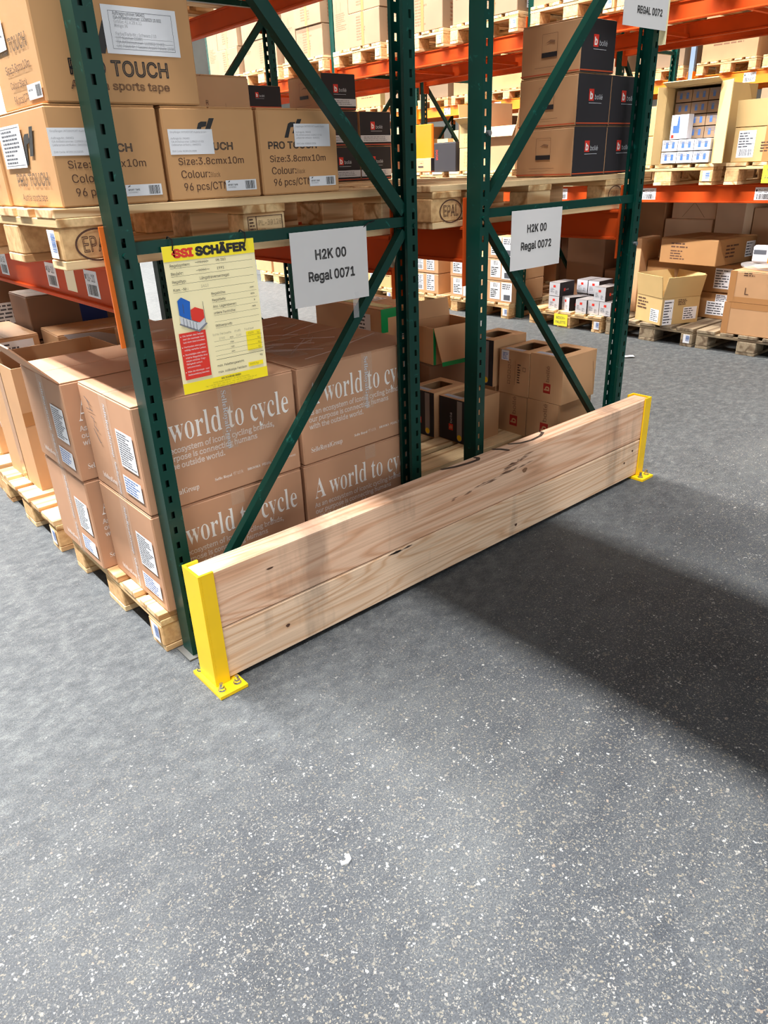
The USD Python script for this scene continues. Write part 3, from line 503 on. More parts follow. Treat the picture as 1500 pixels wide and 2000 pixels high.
# ---- right rack, first shelf: black and tan goggle cartons
P2X = 1.212
pallet('euro pallet on the first shelf of the right rack, branded block at its near corner', P2X, .302, ZB + .001, stamp='ends', tags=())
pallet('euro pallet on the first shelf, second along the right rack', P2X, 1.21, ZB + .001)
pallet('euro pallet on the first shelf, third along the right rack', P2X, 2.10, ZB + .001)
def brand(u, v, h, white=True):
    """red square with a b, the maker's name beside it and a thin rule below"""
    return [('brand_square', R(u, v, u + h * .8, v + h), 'ink_red', ('letter', T('b', h * .58, u + h * .40, v + h * .18, 'sans', 5, anchor='c'), 'ink_white')),
            ('brand_name', join2([T('bollé', h * .42, u + h * .92, v + h * .14, 'sans', 0, width=h * 1.25), R(u + h * .02, v - h * .20, u + h * 2.1, v - h * .155)]), 'silver_print')]
def goggle_dec(w, h, dep, stripe=True, band=False):
    d = [(n, 'f', m2, mm, *s) for n, m2, mm, *s in brand(w * .34, h * .48, h * .23)]
    d.insert(0, ('black_panel', 'f', R(.001, .001, w - .001, h - .002), 'carton_black'))
    d.append(('red_stripe', 'f', R(.001, .006, w - .001, .011), 'ink_line')); d.append(('red_stripe', 'l', R(.001, .006, dep - .001, .010), 'ink_line'))
    if band: d.append(('white_band', 'f', R(.001, h * .12, w - .001, h * .32), 'silver_print', ('print', greek(w * .1, h * .15, w * .95, h * .29, 3, 5), 'ink_grey')))
    d.append(('picture_frame', 'l', join2([frame2(dep * .36, h * .35, dep * .62, h * .80, .0015), PG([(dep * .42, h * .62), (dep * .50, h * .68), (dep * .58, h * .66), (dep * .57, h * .62), (dep * .50, h * .64)])]), 'ink_faint')); d.append(('picture_caption', 'l', R(dep * .36, h * .36, dep * .62, h * .45), 'carton_black'))
    d.append(('small_print', 'l', R(dep * .25, h * .17, dep * .70, h * .178), 'ink_faint'))
    return d
gw, gd, gh = .227, .292, .183
def goggle(label, x, y, z, group=None, band=False, dims=None, rz=0):
    a, b, c = dims or (gw, gd, gh)
    return carton('goggle_carton', label, (x, y, z), (a, b, c), 'kraft', rz, dec=goggle_dec(a, c, b, band=band), top='plain', group=group)
for k, z in enumerate((0, 1, 2)):
    goggle(('black fronted goggle carton at the bottom of the tall right shelf stack', 'black fronted goggle carton in the middle of the tall right shelf stack', 'black fronted goggle carton on top of the tall right shelf stack')[k], 2.012 + .004 * k, .303, ZS + z * (gh + .002))
goggle('black fronted goggle carton at the bottom right, half behind the last upright', 2.243, .303, ZS); goggle('black fronted goggle carton second up at the right, half behind the last upright', 2.247, .303, ZS + gh + .002)
g3 = (.222, .30, .168)
for lbl, x, y, z, b in (('banded goggle carton bottom left of the inner shelf pyramid', 1.850, 1.75, 0, True), ('banded goggle carton bottom right of the inner shelf pyramid', 2.078, 1.75, 0, True), ('banded goggle carton middle left of the inner shelf pyramid', 1.845, 1.75, 1, True), ('banded goggle carton with yellow seal middle right of the inner pyramid', 2.082, 1.75, 1, True), ('banded goggle carton on top of the inner shelf pyramid', 1.84, 1.75, 2, True), ('goggle carton at the bottom of the stack left of the pyramid', 1.365, 1.75, 0, False), ('goggle carton in the middle of the stack left of the pyramid', 1.365, 1.75, 1, False), ('small goggle carton showing above the sports tape cartons', 1.365, 1.75, 2, False)):
    h = .10 if lbl.startswith('small') else g3[2]
    goggle(lbl, x, y, ZS + z * (g3[2] + .002), band=b, dims=(g3[0], g3[1], h))

# ---- right rack, floor level
pallet('euro pallet on the floor between the middle uprights, bare boards at its front', 1.235, .53, 0)
pallet('euro pallet on the floor, second along the right rack under the green taped carton', 1.235, 1.36, 0)
def rot_brand(w, h, col='ink_darkred', face='l', size=.06, u=None, v=None):
    """maker's mark turned a quarter: reads upwards"""
    u = w * .45 if u is None else u; v = h * .2 if v is None else v; s = size
    sq = rot2(R(0, 0, s * .9, s * .8), 90); sq = mv(sq, u + s * .8, v)
    le = mv(rot2(T('b', s * .52, s * .45, s * .16, 'sans', 5, anchor='c'), 90), u + s * .8, v); nm = mv(rot2(T('bollé', s * .38, s * 1.0, s * .18, 'sans', 0, width=s * 1.5), 90), u + s * .8, v)
    return [('brand_square', face, sq, col, ('letter', le, 'kraft')), ('brand_name', face, nm, 'ink_faint' if col == 'ink_darkred' else 'silver_print')]
def window_carton(label, loc, dims, m='kraft', rz=0, dec=(), group=None, win=(.2, .25, .8, .8), content='carton_dark'):
    """display carton whose lid has a cut-out; hollow below it"""
    t = thing('helmet_carton', label, 'carton', loc, rz, group); sx, sy, sz = dims; w = .004
    part(t, 'body', cat_([bx(0, 0, 0, sx, sy, w), bx(0, 0, w, sx, w, sz - w), bx(0, sy - w, w, sx, sy, sz - w), bx(0, w, w, w, sy - w, sz - w), bx(sx - w, w, w, sx, sy - w, sz - w)]), m)
    a, b, c, e = win; g = Polygon(sbox(0, 0, sx, sy).exterior.coords, [list(sbox(a * sx, b * sy, c * sx, e * sy).buffer(-.012).buffer(.012).exterior.coords)])
    lid = trimesh.creation.extrude_polygon(g, w, engine='earcut'); lid.apply_translation((0, 0, sz - w)); part(t, 'lid', lid, m)
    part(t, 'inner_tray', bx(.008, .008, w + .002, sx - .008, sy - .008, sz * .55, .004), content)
    part(t, 'lid_label', on_face(R(a * sx * .2 + .004, sy * .30, a * sx * .9, sy * .9), 't', dims, .0006), 'tag_grey')
    for i, (pn, face, m2, mm, *sub) in enumerate(dec):
        o = .0006 + .0005 * i
        p = part(t, pn, on_face(m2, face, dims, o), mm)
        for k, (sn, s2, sm) in enumerate(sub): part(p, sn, on_face(s2, face, dims, o + .00025), sm)
    return t
hw, hd, hh = .262, .186, .205
crease = lambda: ('crease', 'f', PG([(.235, .17), (.2365, .17), (.2575, .02), (.256, .02)]), 'ink_brown')
icons = ('handling_icons', 'l', join2([frame2(.055, .05 + .026 * k, .072, .068 + .026 * k, .0015) for k in range(5)] + [R(.10, .05, .101, .17), greek(.115, .06, .135, .16, 8, 2), frame2(.148, .125, .166, .145, .002)]), 'ink_brown')
window_carton('tan helmet carton at the lower right of the floor stack by the last frame', (2.05, .312, Zp), (hw, hd, .20), dec=rot_brand(hd, .2) + [crease()])
window_carton('tan helmet carton at the lower left of the floor stack by the last frame', (2.048, .502, Zp), (hw, hd, .20), dec=rot_brand(hd, .2))
window_carton('tan helmet carton with window lid on the upper right of the floor stack', (2.05, .30, Zp + .202), (hw, hd + .005, .225), dec=rot_brand(hd, .22, size=.052) + [crease()])
window_carton('tan helmet carton with handling icons and white label, upper left of the stack', (2.045, .495, Zp + .202), (hw, hd, .218), dec=[icons, ('label', 'l', R(.012, .165, .06, .215), 'paper', ('print', greek(.02, .17, .055, .205, 5, 2), 'ink_blue'))])
def black_dec(dep, h):
    d = [('black_panel', 'l', R(.002, .002, dep - .002, h - .002), 'carton_black')]
    d += rot_brand(dep, h, 'ink_red', 'l', .036, dep * .36, h * .26)
    u = dep * .66; q = sbox(u, h * .12, u + .034, h * .97).union(Polygon([(u + .017 + .017 * math.cos(a), h * .12 + .017 * math.sin(a)) for a in np.linspace(0, 2 * math.pi, 24)]))
    d += [('grey_tab', 'l', tri2(q), 'panel_grey', ('seal', PG([(u + .017 + .015 * math.cos(a), h * .13 + .015 * math.sin(a)) for a in np.linspace(0, 2 * math.pi, 20)]), 'yellow_seal'))]
    return d
window_carton('black sided helmet carton nearer the middle upright, showing a yellow seal', (1.745, .62, Zp), (.235, .19, .222), 'kraft', dec=black_dec(.19, .222))
window_carton('black sided helmet carton behind the nearer one on the bare pallet', (1.715, .815, Zp), (.235, .19, .235), 'kraft', dec=black_dec(.19, .235))
window_carton('tan helmet carton low behind the second middle upright', (2.045, .705, Zp), (.24, .19, .222), 'kraft')
window_carton('black sided helmet carton raised on another one behind the last frame stack', (2.02, .70, Zp + .224), (.25, .19, .235), 'kraft', dec=black_dec(.19, .235) + [crease()])
# green taped cartons
gt = lambda w, h: [('green_tape', 'f', join2([R(0, h - .05, .14, h), R(0, h - .13, .05, h - .05)]), 'green_tape'), ('green_tape', 'f', join2([R(w - .035, 0, w, h)]), 'green_tape'), ('green_tape', 't', join2([R(.05, .02, .12, .6)]), 'green_tape')]
carton('carton', 'brown carton with green tape on its corners behind the middle upright', (1.91, 1.43, Zp + .27), (.34, .62, .275), 'kraft', 0, dec=gt(.34, .275) + [label2('t', .16, .25, .27, .45, 5, 3), label2('f', .11, .06, .20, .14, 5, 3), label2('l', .42, .12, .53, .24, 5, 8)])
carton('carton', 'brown carton with green tape under the other green taped one', (1.91, 1.43, Zp), (.38, .62, .268), 'kraft', 0, dec=[('green_tape', 'f', join2([R(.30, .2, .38, .268), R(.345, 0, .38, .2), R(.25, 0, .345, .05)]), 'green_tape')])
carton('carton', 'open brown carton with green taped flap edge leaning behind the black cartons', (2.03, 1.14, Zp + .26), (.33, .26, .20), 'kraft', -6, top='open', flaps=(('f', 158, .19), ('k', 12, .10)), dec=[('green_tape', 'f', R(0, 0, .018, .2), 'green_tape')])
for k, (x, y) in enumerate(((2.02, 1.16),)): carton('carton', 'brown carton carrying the open green edged carton', (x, y, Zp), (.36, .23, .257), 'kraft_dark', -6)
tb = thing('green_tape_strip', 'green tape strip stuck along the lower edge of the open flap', 'tape', (2.03, 1.14, Zp + .26), -6)
part(tb, 'strip', bar((.0, -.078, .018), (.33, -.078, .018), .022, .002, (0, -1, .3)), 'green_tape')

# ================================================================== plank barrier
LB, HB, TB = 2.314, .393, .0814
def post(label, near):
    x = 0 if near else LB; s = 1 if near else -1
    t = thing('plank_post', label, 'barrier post', (x, 0, 0)); f = .0405
    c = lambda a, b, y0, y1, z0, z1: bx(min(s * a, s * b), y0, z0, max(s * a, s * b), y1, z1, .0008)
    part(t, 'channel', cat_([c(-.008, 0, -.008, TB + .008, .012, HB), c(0, f, -.008, -.0005, .012, HB), c(0, f, TB + .0005, TB + .008, .012, HB)]), 'yellow_paint')
    part(t, 'base_plate', c(-.022, .0715, -.058, .115, 0, .012), 'yellow_paint')
    for bx_, by in ((-.002, -.032), (.05, -.032), (-.002, .100), (.05, .100)):
        b = part(t, 'bolt', cat_([cyl(.0125, .002, (s * bx_, by, .013), 20), cyl(.0100, .009, (s * bx_, by, .0185), 6), cyl(.006, .022, (s * bx_, by, .026), 12)]), 'steel_bolt')
    return t
post('yellow steel plank post with floor plate at the near left corner', True)
post('yellow steel plank post with floor plate at the far right end', False)
def plank(label, z0, z1, marks):
    p = thing('guard_plank', label, 'plank', (0, 0, 0))
    part(p, 'board', bx(.001, .0008, z0, LB - .001, TB - .0008, z1, .0045), 'timber_pink' if z0 > .1 else 'timber')
    for nm, face, m2, mm in marks: part(p, nm, on_face(m2, face, (LB, TB, z1), .0004), mm)
def knot(u, v, r, st=1.25): return PG([(u + st * r * math.cos(a) * (1 + .2 * math.sin(3 * a)), v + r * math.sin(a)) for a in np.linspace(0, 2 * math.pi, 18)[:-1]])
def smear(u0, v0, u1, v1, w, seed, n=9):
    rg = random.Random(seed); out = []
    for k in range(n):
        a = rg.uniform(0, 1); x = u0 + (u1 - u0) * a + rg.uniform(-w, w); y = v0 + (v1 - v0) * a + rg.uniform(-w, w) * .5; L, h = rg.uniform(.02, .08), rg.uniform(.002, .007)
        out.append(PG([(x, y), (x + L * .5, y + h), (x + L, y + h * .3), (x + L * .5, y - h * .4)]))
    return join2(out)
def stroke(pts, w): 
    from shapely.geometry import LineString
    return tri2(LineString(pts).buffer(w / 2, cap_style='round').simplify(.0006))
arc = lambda u, v, r, a0, a1, w: PG([(u + (r + w / 2) * math.cos(a), v + .45 * (r + w / 2) * math.sin(a)) for a in np.linspace(a0, a1, 14)] + [(u + (r - w / 2) * math.cos(a), v + .45 * (r - w / 2) * math.sin(a)) for a in np.linspace(a1, a0, 14)])
plank('lower rough sawn timber plank of the barrier, close to the floor', .0135, .1925, [('knot', 'f', knot(.265, .10, .006), 'ink_brown'), ('knot', 'f', knot(2.16, .105, .005), 'ink_brown'), ('knot', 'f', knot(2.22, .15, .005), 'ink_brown'), ('knot', 'f', knot(1.38, .06, .006, 1.2), 'ink_brown'), ('scuff_mark', 'f', smear(.69, .182, .76, .182, .006, 3, 4), 'scuff')])
plank('upper timber plank of the barrier with dark scuffs along its top', .1945, .387, [('knot', 'f', knot(.225, .325, .003, 4), 'ink_brown'), ('knot', 'f', knot(1.42, .29, .010, 1.4), 'ink_faint'), ('scuff_mark', 'f', smear(1.0, .295, 1.42, .318, .012, 6, 26), 'rub_brown'), ('scuff_mark', 'f', smear(1.28, .33, 1.42, .35, .014, 16, 20), 'rub_brown'), ('scuff_mark', 't', stroke([(1.03, .074), (1.08, .056), (1.14, .046), (1.19, .044), (1.205, .056), (1.20, .066)], .016), 'scuff_soft'), ('scuff_mark', 't', stroke([(1.315, .075), (1.335, .055), (1.345, .03)], .018), 'scuff_soft'), ('scuff_mark', 't', stroke([(1.40, .07), (1.44, .045), (1.50, .034), (1.56, .04), (1.60, .058), (1.60, .072)], .013), 'scuff_soft')])

# ================================================================== signs
def sheet_sign(name, label, x, z, w, h, y, prints, m='sign_paper', tilt=0, sag=.004):
    t = thing(name, label, 'sign', (x, y, z), rot=(0, tilt, 0))
    n = 8; v = []; 
    for i in range(n + 1):
        for j in range(n + 1):
            u, q = i / n, j / n; v.append((u * w, sag * math.sin(math.pi * u) * (1 - q) * -1, q * h))
    f = []
    for i in range(n):
        for j in range(n): a = i * (n + 1) + j; f.append((a, a + n + 1, a + n + 2, a + 1))
    v = np.array(v); f = np.array(f)
    F = np.vstack([f[:, [0, 1, 2]], f[:, [0, 2, 3]]]); back = v + [0, .0008, 0]
    part(t, 'sheet', (np.vstack([v, back]), np.vstack([F, F[:, ::-1] + len(v)])), m, smooth=False)
    for i, (nm, m2, mm) in enumerate(prints):
        a = m2[0]; yy = -sag * np.sin(np.pi * np.clip(a[:, 0] / w, 0, 1)) * (1 - np.clip(a[:, 1] / h, 0, 1)) - .0010 - .0002 * i
        part(t, nm, (np.stack([a[:, 0], yy, a[:, 1]], 1), m2[1]), mm)
    return t
YS = Y0 + .008
s1 = sheet_sign('paper_sign', 'white paper sign on the left frame brace, its second number ends in 71', .532, 1.022, .29, .214, YS, [('lettering', join2([T('H2K 00', .0265, .145, .133, 'sans', 3, anchor='c', width=.118), T('Regal 0071', .0265, .145, .072, 'sans', 3, anchor='c', width=.178)]), 'ink_black')])
part(s1, 'clear_tape', bar((.232, -.002, -.06), (.232, -.002, .02), .022, .0006, (0, -1, 0)), 'film')
sheet_sign('paper_sign', 'white paper sign on the right frame brace, below the diagonal pair', 1.522, 1.021, .305, .213, YS, [('lettering', join2([T('H2K 00', .0265, .150, .133, 'sans', 3, anchor='c', width=.118), T('Regal 0072', .0265, .150, .072, 'sans', 3, anchor='c', width=.185)]), 'ink_black')])
sheet_sign('hanging_sign', 'white sign reading REGAL 0072 high on the last upright', 2.07, 1.845, .305, .215, Y0 - .03, [('lettering', T('REGAL 0072', .022, .178, .045, 'sans', 3, anchor='c', width=.175), 'ink_black')], 'sign_paper', 0, 0)
single('sign_holder_strip', 'pale edge strip fixed to the last upright beside the hanging sign', 'strip', bx(2.376, Y0 - .030, 1.80, 2.386, Y0 - .002, 2.25), 'sign_cream')
# load chart
w, h = .275, .392; L = []
L += [('yellow_band', R(0, h - .038, w, h), 'sign_yellow'), ('yellow_band', R(0, 0, w, .030), 'sign_yellow')]
L += [('maker_mark', join2([T('SSI', .019, .030, h - .029, 'sans', 7, width=.058), PG([(.024, h - .020), (.034, h - .010), (.034, h - .029)])]), 'ink_red'), ('maker_name', T('SCHÄFER', .020, .094, h - .029, 'sans', 7, width=.155), 'ink_black')]
tx = []; 
for k, (a, b, c) in enumerate((('Regalsystem:', 'PR600', 'PR 300'), ('Baujahr:', '2006', '1991'), ('Regaltyp:', 'Längstraversenregal', ''), ('Kom.-Nr.:', '1410', ''))):
    y = h - .052 - .0205 * k; tx.append(T(a, .0068, .014, y, 'sans', 2)); tx.append(T(b, .0068, .095, y + .002, 'sans', 2 if k == 2 else 1))
    if c: tx.append(T(c, .0065, .150, y + .002, 'sans', 0)); tx.append(R(.088, y + .005, .128, y + .006))
    tx.append(R(.014, y - .004, w - .012, y - .0034))
for k, (a, b) in enumerate((('Regalhöhe:', 'mm'), ('Regaltiefe:', 'mm'), ('Anz. Lagerebenen:', '4'), ('untere Fachhöhe:', 'mm'), ('', ''), ('Stützenprofil:', ''))):
    y = h - .135 - .0175 * k
    if a: tx.append(T(a, .0062, .123, y, 'sans', 2))
    if b: tx.append(T(b, .0055, w - .016, y + .003, 'sans', 0, anchor='r'))
    tx.append(R(.123, y - .004, w - .008, y - .0035))
y = h - .246
for s, x in (('lichte Feldweite', .110), ('Profil', .180), ('Fachlast', .212)): tx.append(T(s, .0058, x, y, 'sans', 1))
for k in range(4):
    yy = y - .0135 * (k + 1); tx += [R(.112, yy - .003, w - .006, yy - .0025), T('mm', .0048, .163, yy, 'sans', 0), T('kg', .0052, w - .022, yy, 'sans', 1)]
tx += [T('2700', .0055, .128, y - .0125, 'sans', 1), T('I120', .0052, .184, y - .0125, 'sans', 1), T('2100', .0055, w - .052, y - .0125, 'sans', 1), R(.112, y - .068, w - .006, y - .067)]
tx += [T('max. Palettengewicht:', .0062, .112, .058, 'sans', 2), T('max. zulässige Feldlast:', .0062, .112, .040, 'sans', 2), T('kg', .0055, w - .020, .066, 'sans', 0), T('8400 kg', .0055, w - .058, .044, 'sans', 1)]
tx += [T('SSI SCHÄFER GMBH', .0048, w * .55, .0215, 'sans', 3, anchor='c'), T('Schärdinger Straße 7 - A-4061 Pasching', .0038, w * .55, .0145, 'sans', 1, anchor='c', width=.12), T('Tel.: +43 (0) 7229 / 631 44-0 - Fax: +43 (0) 7229 / 631 44-40', .0038, w * .55, .0080, 'sans', 1, anchor='c', width=.17), T('E-Mail: office@ssi-schaefer.at - www.ssi-schaefer.at', .0038, w * .55, .002, 'sans', 1, anchor='c', width=.14)]
L += [('yellow_patch', R(w - .058, y - .059, w - .010, y - .004), 'sign_yellow'), ('yellow_patch', R(w - .062, .040, w - .012, .052), 'sign_yellow'), ('lettering', join2(tx), 'ink_print')]
L += [('warning_panel', R(.010, .040, .090, .168), 'ink_red')]
wl = []; yy = .158
for grp in (('Die lasten des Feldes', 'darf die maximale Feld-', 'last nicht überschreiten.'), ('Fachlasten sind gleich-', 'mäßig verteilte Lasten.'), ('Beschädigte oder defor-', 'mierte Regalteile sind', 'wegen erhöhter Trag-', 'fähigkeit sofort', 'auszuwechseln.'), ('Bitte die Montage- und', 'Bedienanleitung beachten.')):
    wl.append(R(.013, yy, .0155, yy + .0025))
    for s in grp: wl.append(T(s, .0042, .019, yy, 'sans', 2, width=min(.066, len(s) * .0030))); yy -= .0088
    yy -= .0035
L += [('warning_text', join2(wl), 'ink_white')]
q = lambda *p: PG([(.020 + a, .170 + b) for a, b in p])
L += [('picture_base', q((-.004, .022), (.052, -.006), (.080, .014), (.022, .044)), 'ink_grey'), ('picture_pallet', join2([q((0, .024), (.050, .000), (.050, .020), (0, .044)), q((.050, .000), (.074, .016), (.074, .036), (.050, .020))]), 'silver_print'),
      ('picture_load_blue', q((0, .046), (.030, .030), (.034, .062), (.036, .078), (.012, .092), (0, .084)), 'ink_strongblue'), ('picture_load_red', q((.034, .030), (.056, .020), (.072, .030), (.072, .052), (.048, .062), (.034, .056)), 'ink_red'),
      ('picture_lines', join2([q((.0728, .018), (.074, .018), (.074, .074), (.0728, .074))] + [q((x, .022 - .48 * x), (x + .001, .022 - .48 * x), (x + .001, .042 - .48 * x), (x, .042 - .48 * x)) for x in (.009, .018, .027, .036, .045)] + [q((.013, .050), (.0145, .050), (.0145, .074), (.013, .074))]), 'ink_soft')]
s3 = sheet_sign('load_chart', 'yellow and cream rack load chart hung on the first brace', .134, .842, w, h, YS - .002, L, 'sign_cream', 0, 0)
for xa in (.028, w - .03): part(s3, 'cable_tie', tube([(xa, -.004, h - .012), (xa + .002, -.006, h + .002), (xa + .003, -.004, h + .016), (xa + .003, .020, h + .022), (xa, .03, h + .008)], .0018), 'black_tie')
part(s1, 'cable_tie', tube([(.27, .004, .205), (.30, -.004, .222), (.34, .012, .226)], .002), 'black_tie')
wd = thing('wood_splinter', 'brown wooden wedge stuck in the open middle upright below the brace', 'wood', (.987, .235, 1.215), rot=(0, 18, 0)); part(wd, 'piece', bx(0, 0, -.125, .017, .009, 0, .002), 'pallet_old_y')

# ================================================================== far rack row across the next aisle
FX = 5.0
FY = (.20, 2.945, 5.70, 8.45)
for i, y in enumerate(FY):
    for xa, xb, dg, nm in ((FX, FX + 1.03, 'front', 'front'), (FX + 1.36, FX + 2.39, 'rear', 'rear')):
        rack_frame(f'green {nm} rack frame of the far row, {("nearest the right edge", "second from the right", "third from the right", "leftmost")[i]}', xa, xb, y, 4.4, dg)
def names(i): return ('right bay', 'middle bay', 'left bay')[i]
for i in range(3):
    y0, y1 = FY[i] + .068, FY[i + 1] - .002
    for z, lv in ((1.19, 'lower'), (2.40, 'upper')):
        for xx, sd, nm in ((FX + .012, -1, 'aisle side'), (FX + 1.015, 1, 'second'), (FX + 1.375, -1, 'third')):
            lab = [(o, .12, .085, 1, s) for o, s in (((.55, '016-01/4'), (1.45, '017-12/7'), (2.3, '017-12/1')) if z < 2 else ((.6, '017-11/3'), (1.6, '017-11/2')))] + ([(1.75, .11, .07, 0, '')] if z < 2 else []) if nm == 'aisle side' else []
            beam(f'orange {lv} {nm} beam of the far row, {names(i)}', FX + (xx - FX), y0, y1, z, sd, labels=lab)
    for yk in (.9, 1.8):                                         # cross bars between the upper beams
        single('cross_bar', f'orange cross bar under the upper shelf of the far row, {names(i)}, {"nearer" if yk < 1 else "further"} one', 'bar', bx(FX + .05, y0 + yk, 2.29, FX + .97, y0 + yk + .03, 2.315), 'orange_paint')
# upper shelf: pale cartons on pallets
U = 2.401
def print_block(u, v, w, h, seed): return ('lettering', 'l', greek(u, v, u + w, v + h, 9, seed, .5, .5), 'ink_faint')
k = 0
slots = [(.50, 'right bay'), (1.40, 'right bay'), (2.06, 'right bay'), (3.06, 'middle bay'), (3.95, 'middle bay'), (4.84, 'middle bay'), (5.82, 'left bay'), (6.72, 'left bay'), (7.60, 'left bay')]
slots[2] = (2.13, 'right bay'); slots[1] = (1.31, 'right bay')
ordinal = ('first', 'second', 'third', 'fourth', 'fifth', 'sixth', 'seventh', 'eighth', 'ninth')
for i, (y, bay) in enumerate(slots):
    pallet(f'pallet on the upper shelf of the far row, {ordinal[i]} from the right', FX - .07, y, U, tags=(0,))
    z = U + .146; tall = i % 2 == 0
    lab = lambda r: [print_block(.13, .05, .17, .22, i * 5 + r), ('tape', 'l', R(.21, .002, .25, .294), 'brown_tape'), ('lettering', 'f', greek(.1, .06, .3, .25, 6, i + r), 'ink_faint')] + ([label2('f', .12, .03, .3, .10, 3, r, bar_=True)] if i % 3 == 0 else [])
    for r in range(3):
        carton('pale_carton', f'pale export carton, {("lowest", "middle", "top")[r]} of its stack on upper far pallet {ordinal[i]} from the right', (FX - .06 + random.uniform(-.012, .012), y + .01 + random.uniform(-.004, .004), z + r * .302), (.42, .50, .30), 'kraft_pale', 0, dec=lab(r))
    carton('pale_carton', f'tall narrow pale carton at the left end of upper far pallet {ordinal[i]} from the right', (FX - .05, y + .525, z), (.42, .26, .62), 'kraft_pale', random.uniform(-1, 1), dec=[('lettering', 'l', join2([greek(.04, .18, .22, .34, 9, i), R(.06, .34, .063, .45), R(.13, .34, .133, .43)]), 'ink_faint')])
    carton('pale_carton', f'pale carton lying across the tall one on upper far pallet {ordinal[i]} from the right', (FX - .05, y + .52, z + .622), (.42, .27, .28), 'kraft_pale', 0)
    carton('pale_carton', f'pale carton in the rear row of upper far pallet {ordinal[i]} from the right', (FX + .45, y + .03, z), (.6, .7, .85), 'kraft_pale', 0)
# lower shelf (1.19) of the far row
Zl = 1.191
low = [(.27, 1), (1.16, 1), (2.05, 0), (3.06, 1), (3.95, 0), (4.84, 0), (5.82, 0), (6.72, 0)]
for i, (y, t) in enumerate(low): pallet(f'pallet on the lower shelf of the far row, {ordinal[i]} from the right', FX - .08, y - .0, Zl, tags=(0,) if t else ())
z = Zl + .146; X = FX - .07
yc = carton('carton', 'large yellowish kraft carton with closed taped top at the right picture edge', (X, .40, z), (.55, .65, .225), 'kraft_yellow', 0, flaps=(('l', 6, .165),), dec=[label2('l', .035, .03, .155, .2, 6, 4, bar_=True), ('tape', 'l', R(.22, 0, .29, .225), 'brown_tape'), ('lettering', 'l', greek(.2, .06, .36, .13, 4, 9), 'ink_brown')])
t = thing('display_carton', 'tall yellowish carton lying open towards the aisle, full of small boxes', 'carton', (X, 1.19, z)); sx, sy, sz = .55, .42, .52; wq = .006
part(t, 'body', cat_([bx(0, 0, 0, sx, sy, wq), bx(0, 0, sz - wq, sx, sy, sz), bx(0, 0, wq, sx, wq, sz - wq), bx(0, sy - wq, wq, sx, sy, sz - wq), bx(sx - wq, wq, wq, sx, sy - wq, sz - wq)]), 'kraft_yellow')
part(t, 'flap', bar((0, 0, sz / 2), (-.10, -.13, sz / 2), sz, wq, np.cross((-.1, -.13, 0), (0, 0, 1))), 'kraft_yellow'); part(t, 'flap', bar((-.03, 0, sz + .012), (-.03, sy, sz + .012), .07, wq, (.4, 0, 1)), 'kraft_yellow')
part(t, 'flap', bar((0, sy, sz / 2), (-.05, sy + .04, sz / 2), sz, wq, np.cross((-.05, .04, 0), (0, 0, 1))), 'kraft_yellow')
lp = [(-.045, -.06, .36), (-.085, -.112, .36)]
part(t, 'label', bar((-.062, -.085, .40), (-.098, -.131, .40), .17, .001, np.cross((-.1, -.13, 0), (0, 0, 1))), 'paper')
for r in range(6):
    for c in range(3):
        if r in (2, 3) and c == 2: continue  # the upright box stands there
        xo = -.02 if r < 2 else .10
        p = carton('small_box', f'small white product box, {("lowest", "second lowest", "third", "fourth", "second highest", "top")[r]} row, {("left", "middle", "right")[2 - c]} column in the open display carton', (X + xo, 1.205 + c * .128, z + .008 + r * .082), (.2, .124, .080), 'carton_white' if r < 2 else 'kraft_pale', 0, cat='box', top='none', soft=.001, group=None, dec=[('picture', 'l', join2([R(.03, .02, .05, .06), R(.08, .02, .10, .06)]), 'ink_blue'), ('lettering', 'l', greek(.01, .045, .11, .075, 4, r * 3 + c), 'ink_grey')])
carton('small_box', 'upright white product box with a blue bottle picture leaning in the display carton', (X + .02, 1.42, z + .172), (.075, .135, .165), 'carton_white', 0, cat='box', top='none', soft=.001, dec=[('picture', 'l', join2([R(.02, .04, .07, .09), PG([(.05, .09), (.07, .09), (.065, .15), (.055, .15)])]), 'ink_blue'), ('brand_square', 'l', R(.01, .008, .03, .028), 'ink_red')])
for r in range(2): carton('carton', ('lower small kraft carton left of the open display carton', 'upper small kraft carton left of the open display carton')[r], (X, 1.635, z + r * .202), (.4, .20, .20), 'kraft_yellow', 0, dec=[label2('l', .02, .02, .1, .11, 5, r)])
nt = thing('yellow_note', 'yellow paper note hanging on the far lower shelf at the right picture edge', 'note', (FX - .086, .80, Zl + .01)); part(nt, 'sheet', bx(-.001, -.16, 0, 0, 0, .115), 'note_yellow'); part(nt, 'lettering', on_face(join2([T('MISCH-', .022, .08, .07, 'sans', 2, anchor='c', width=.10), T('PALETTE', .022, .08, .026, 'sans', 2, anchor='c', width=.12)]), 'l', (.001, 0, .1), .0018), 'ink_soft')
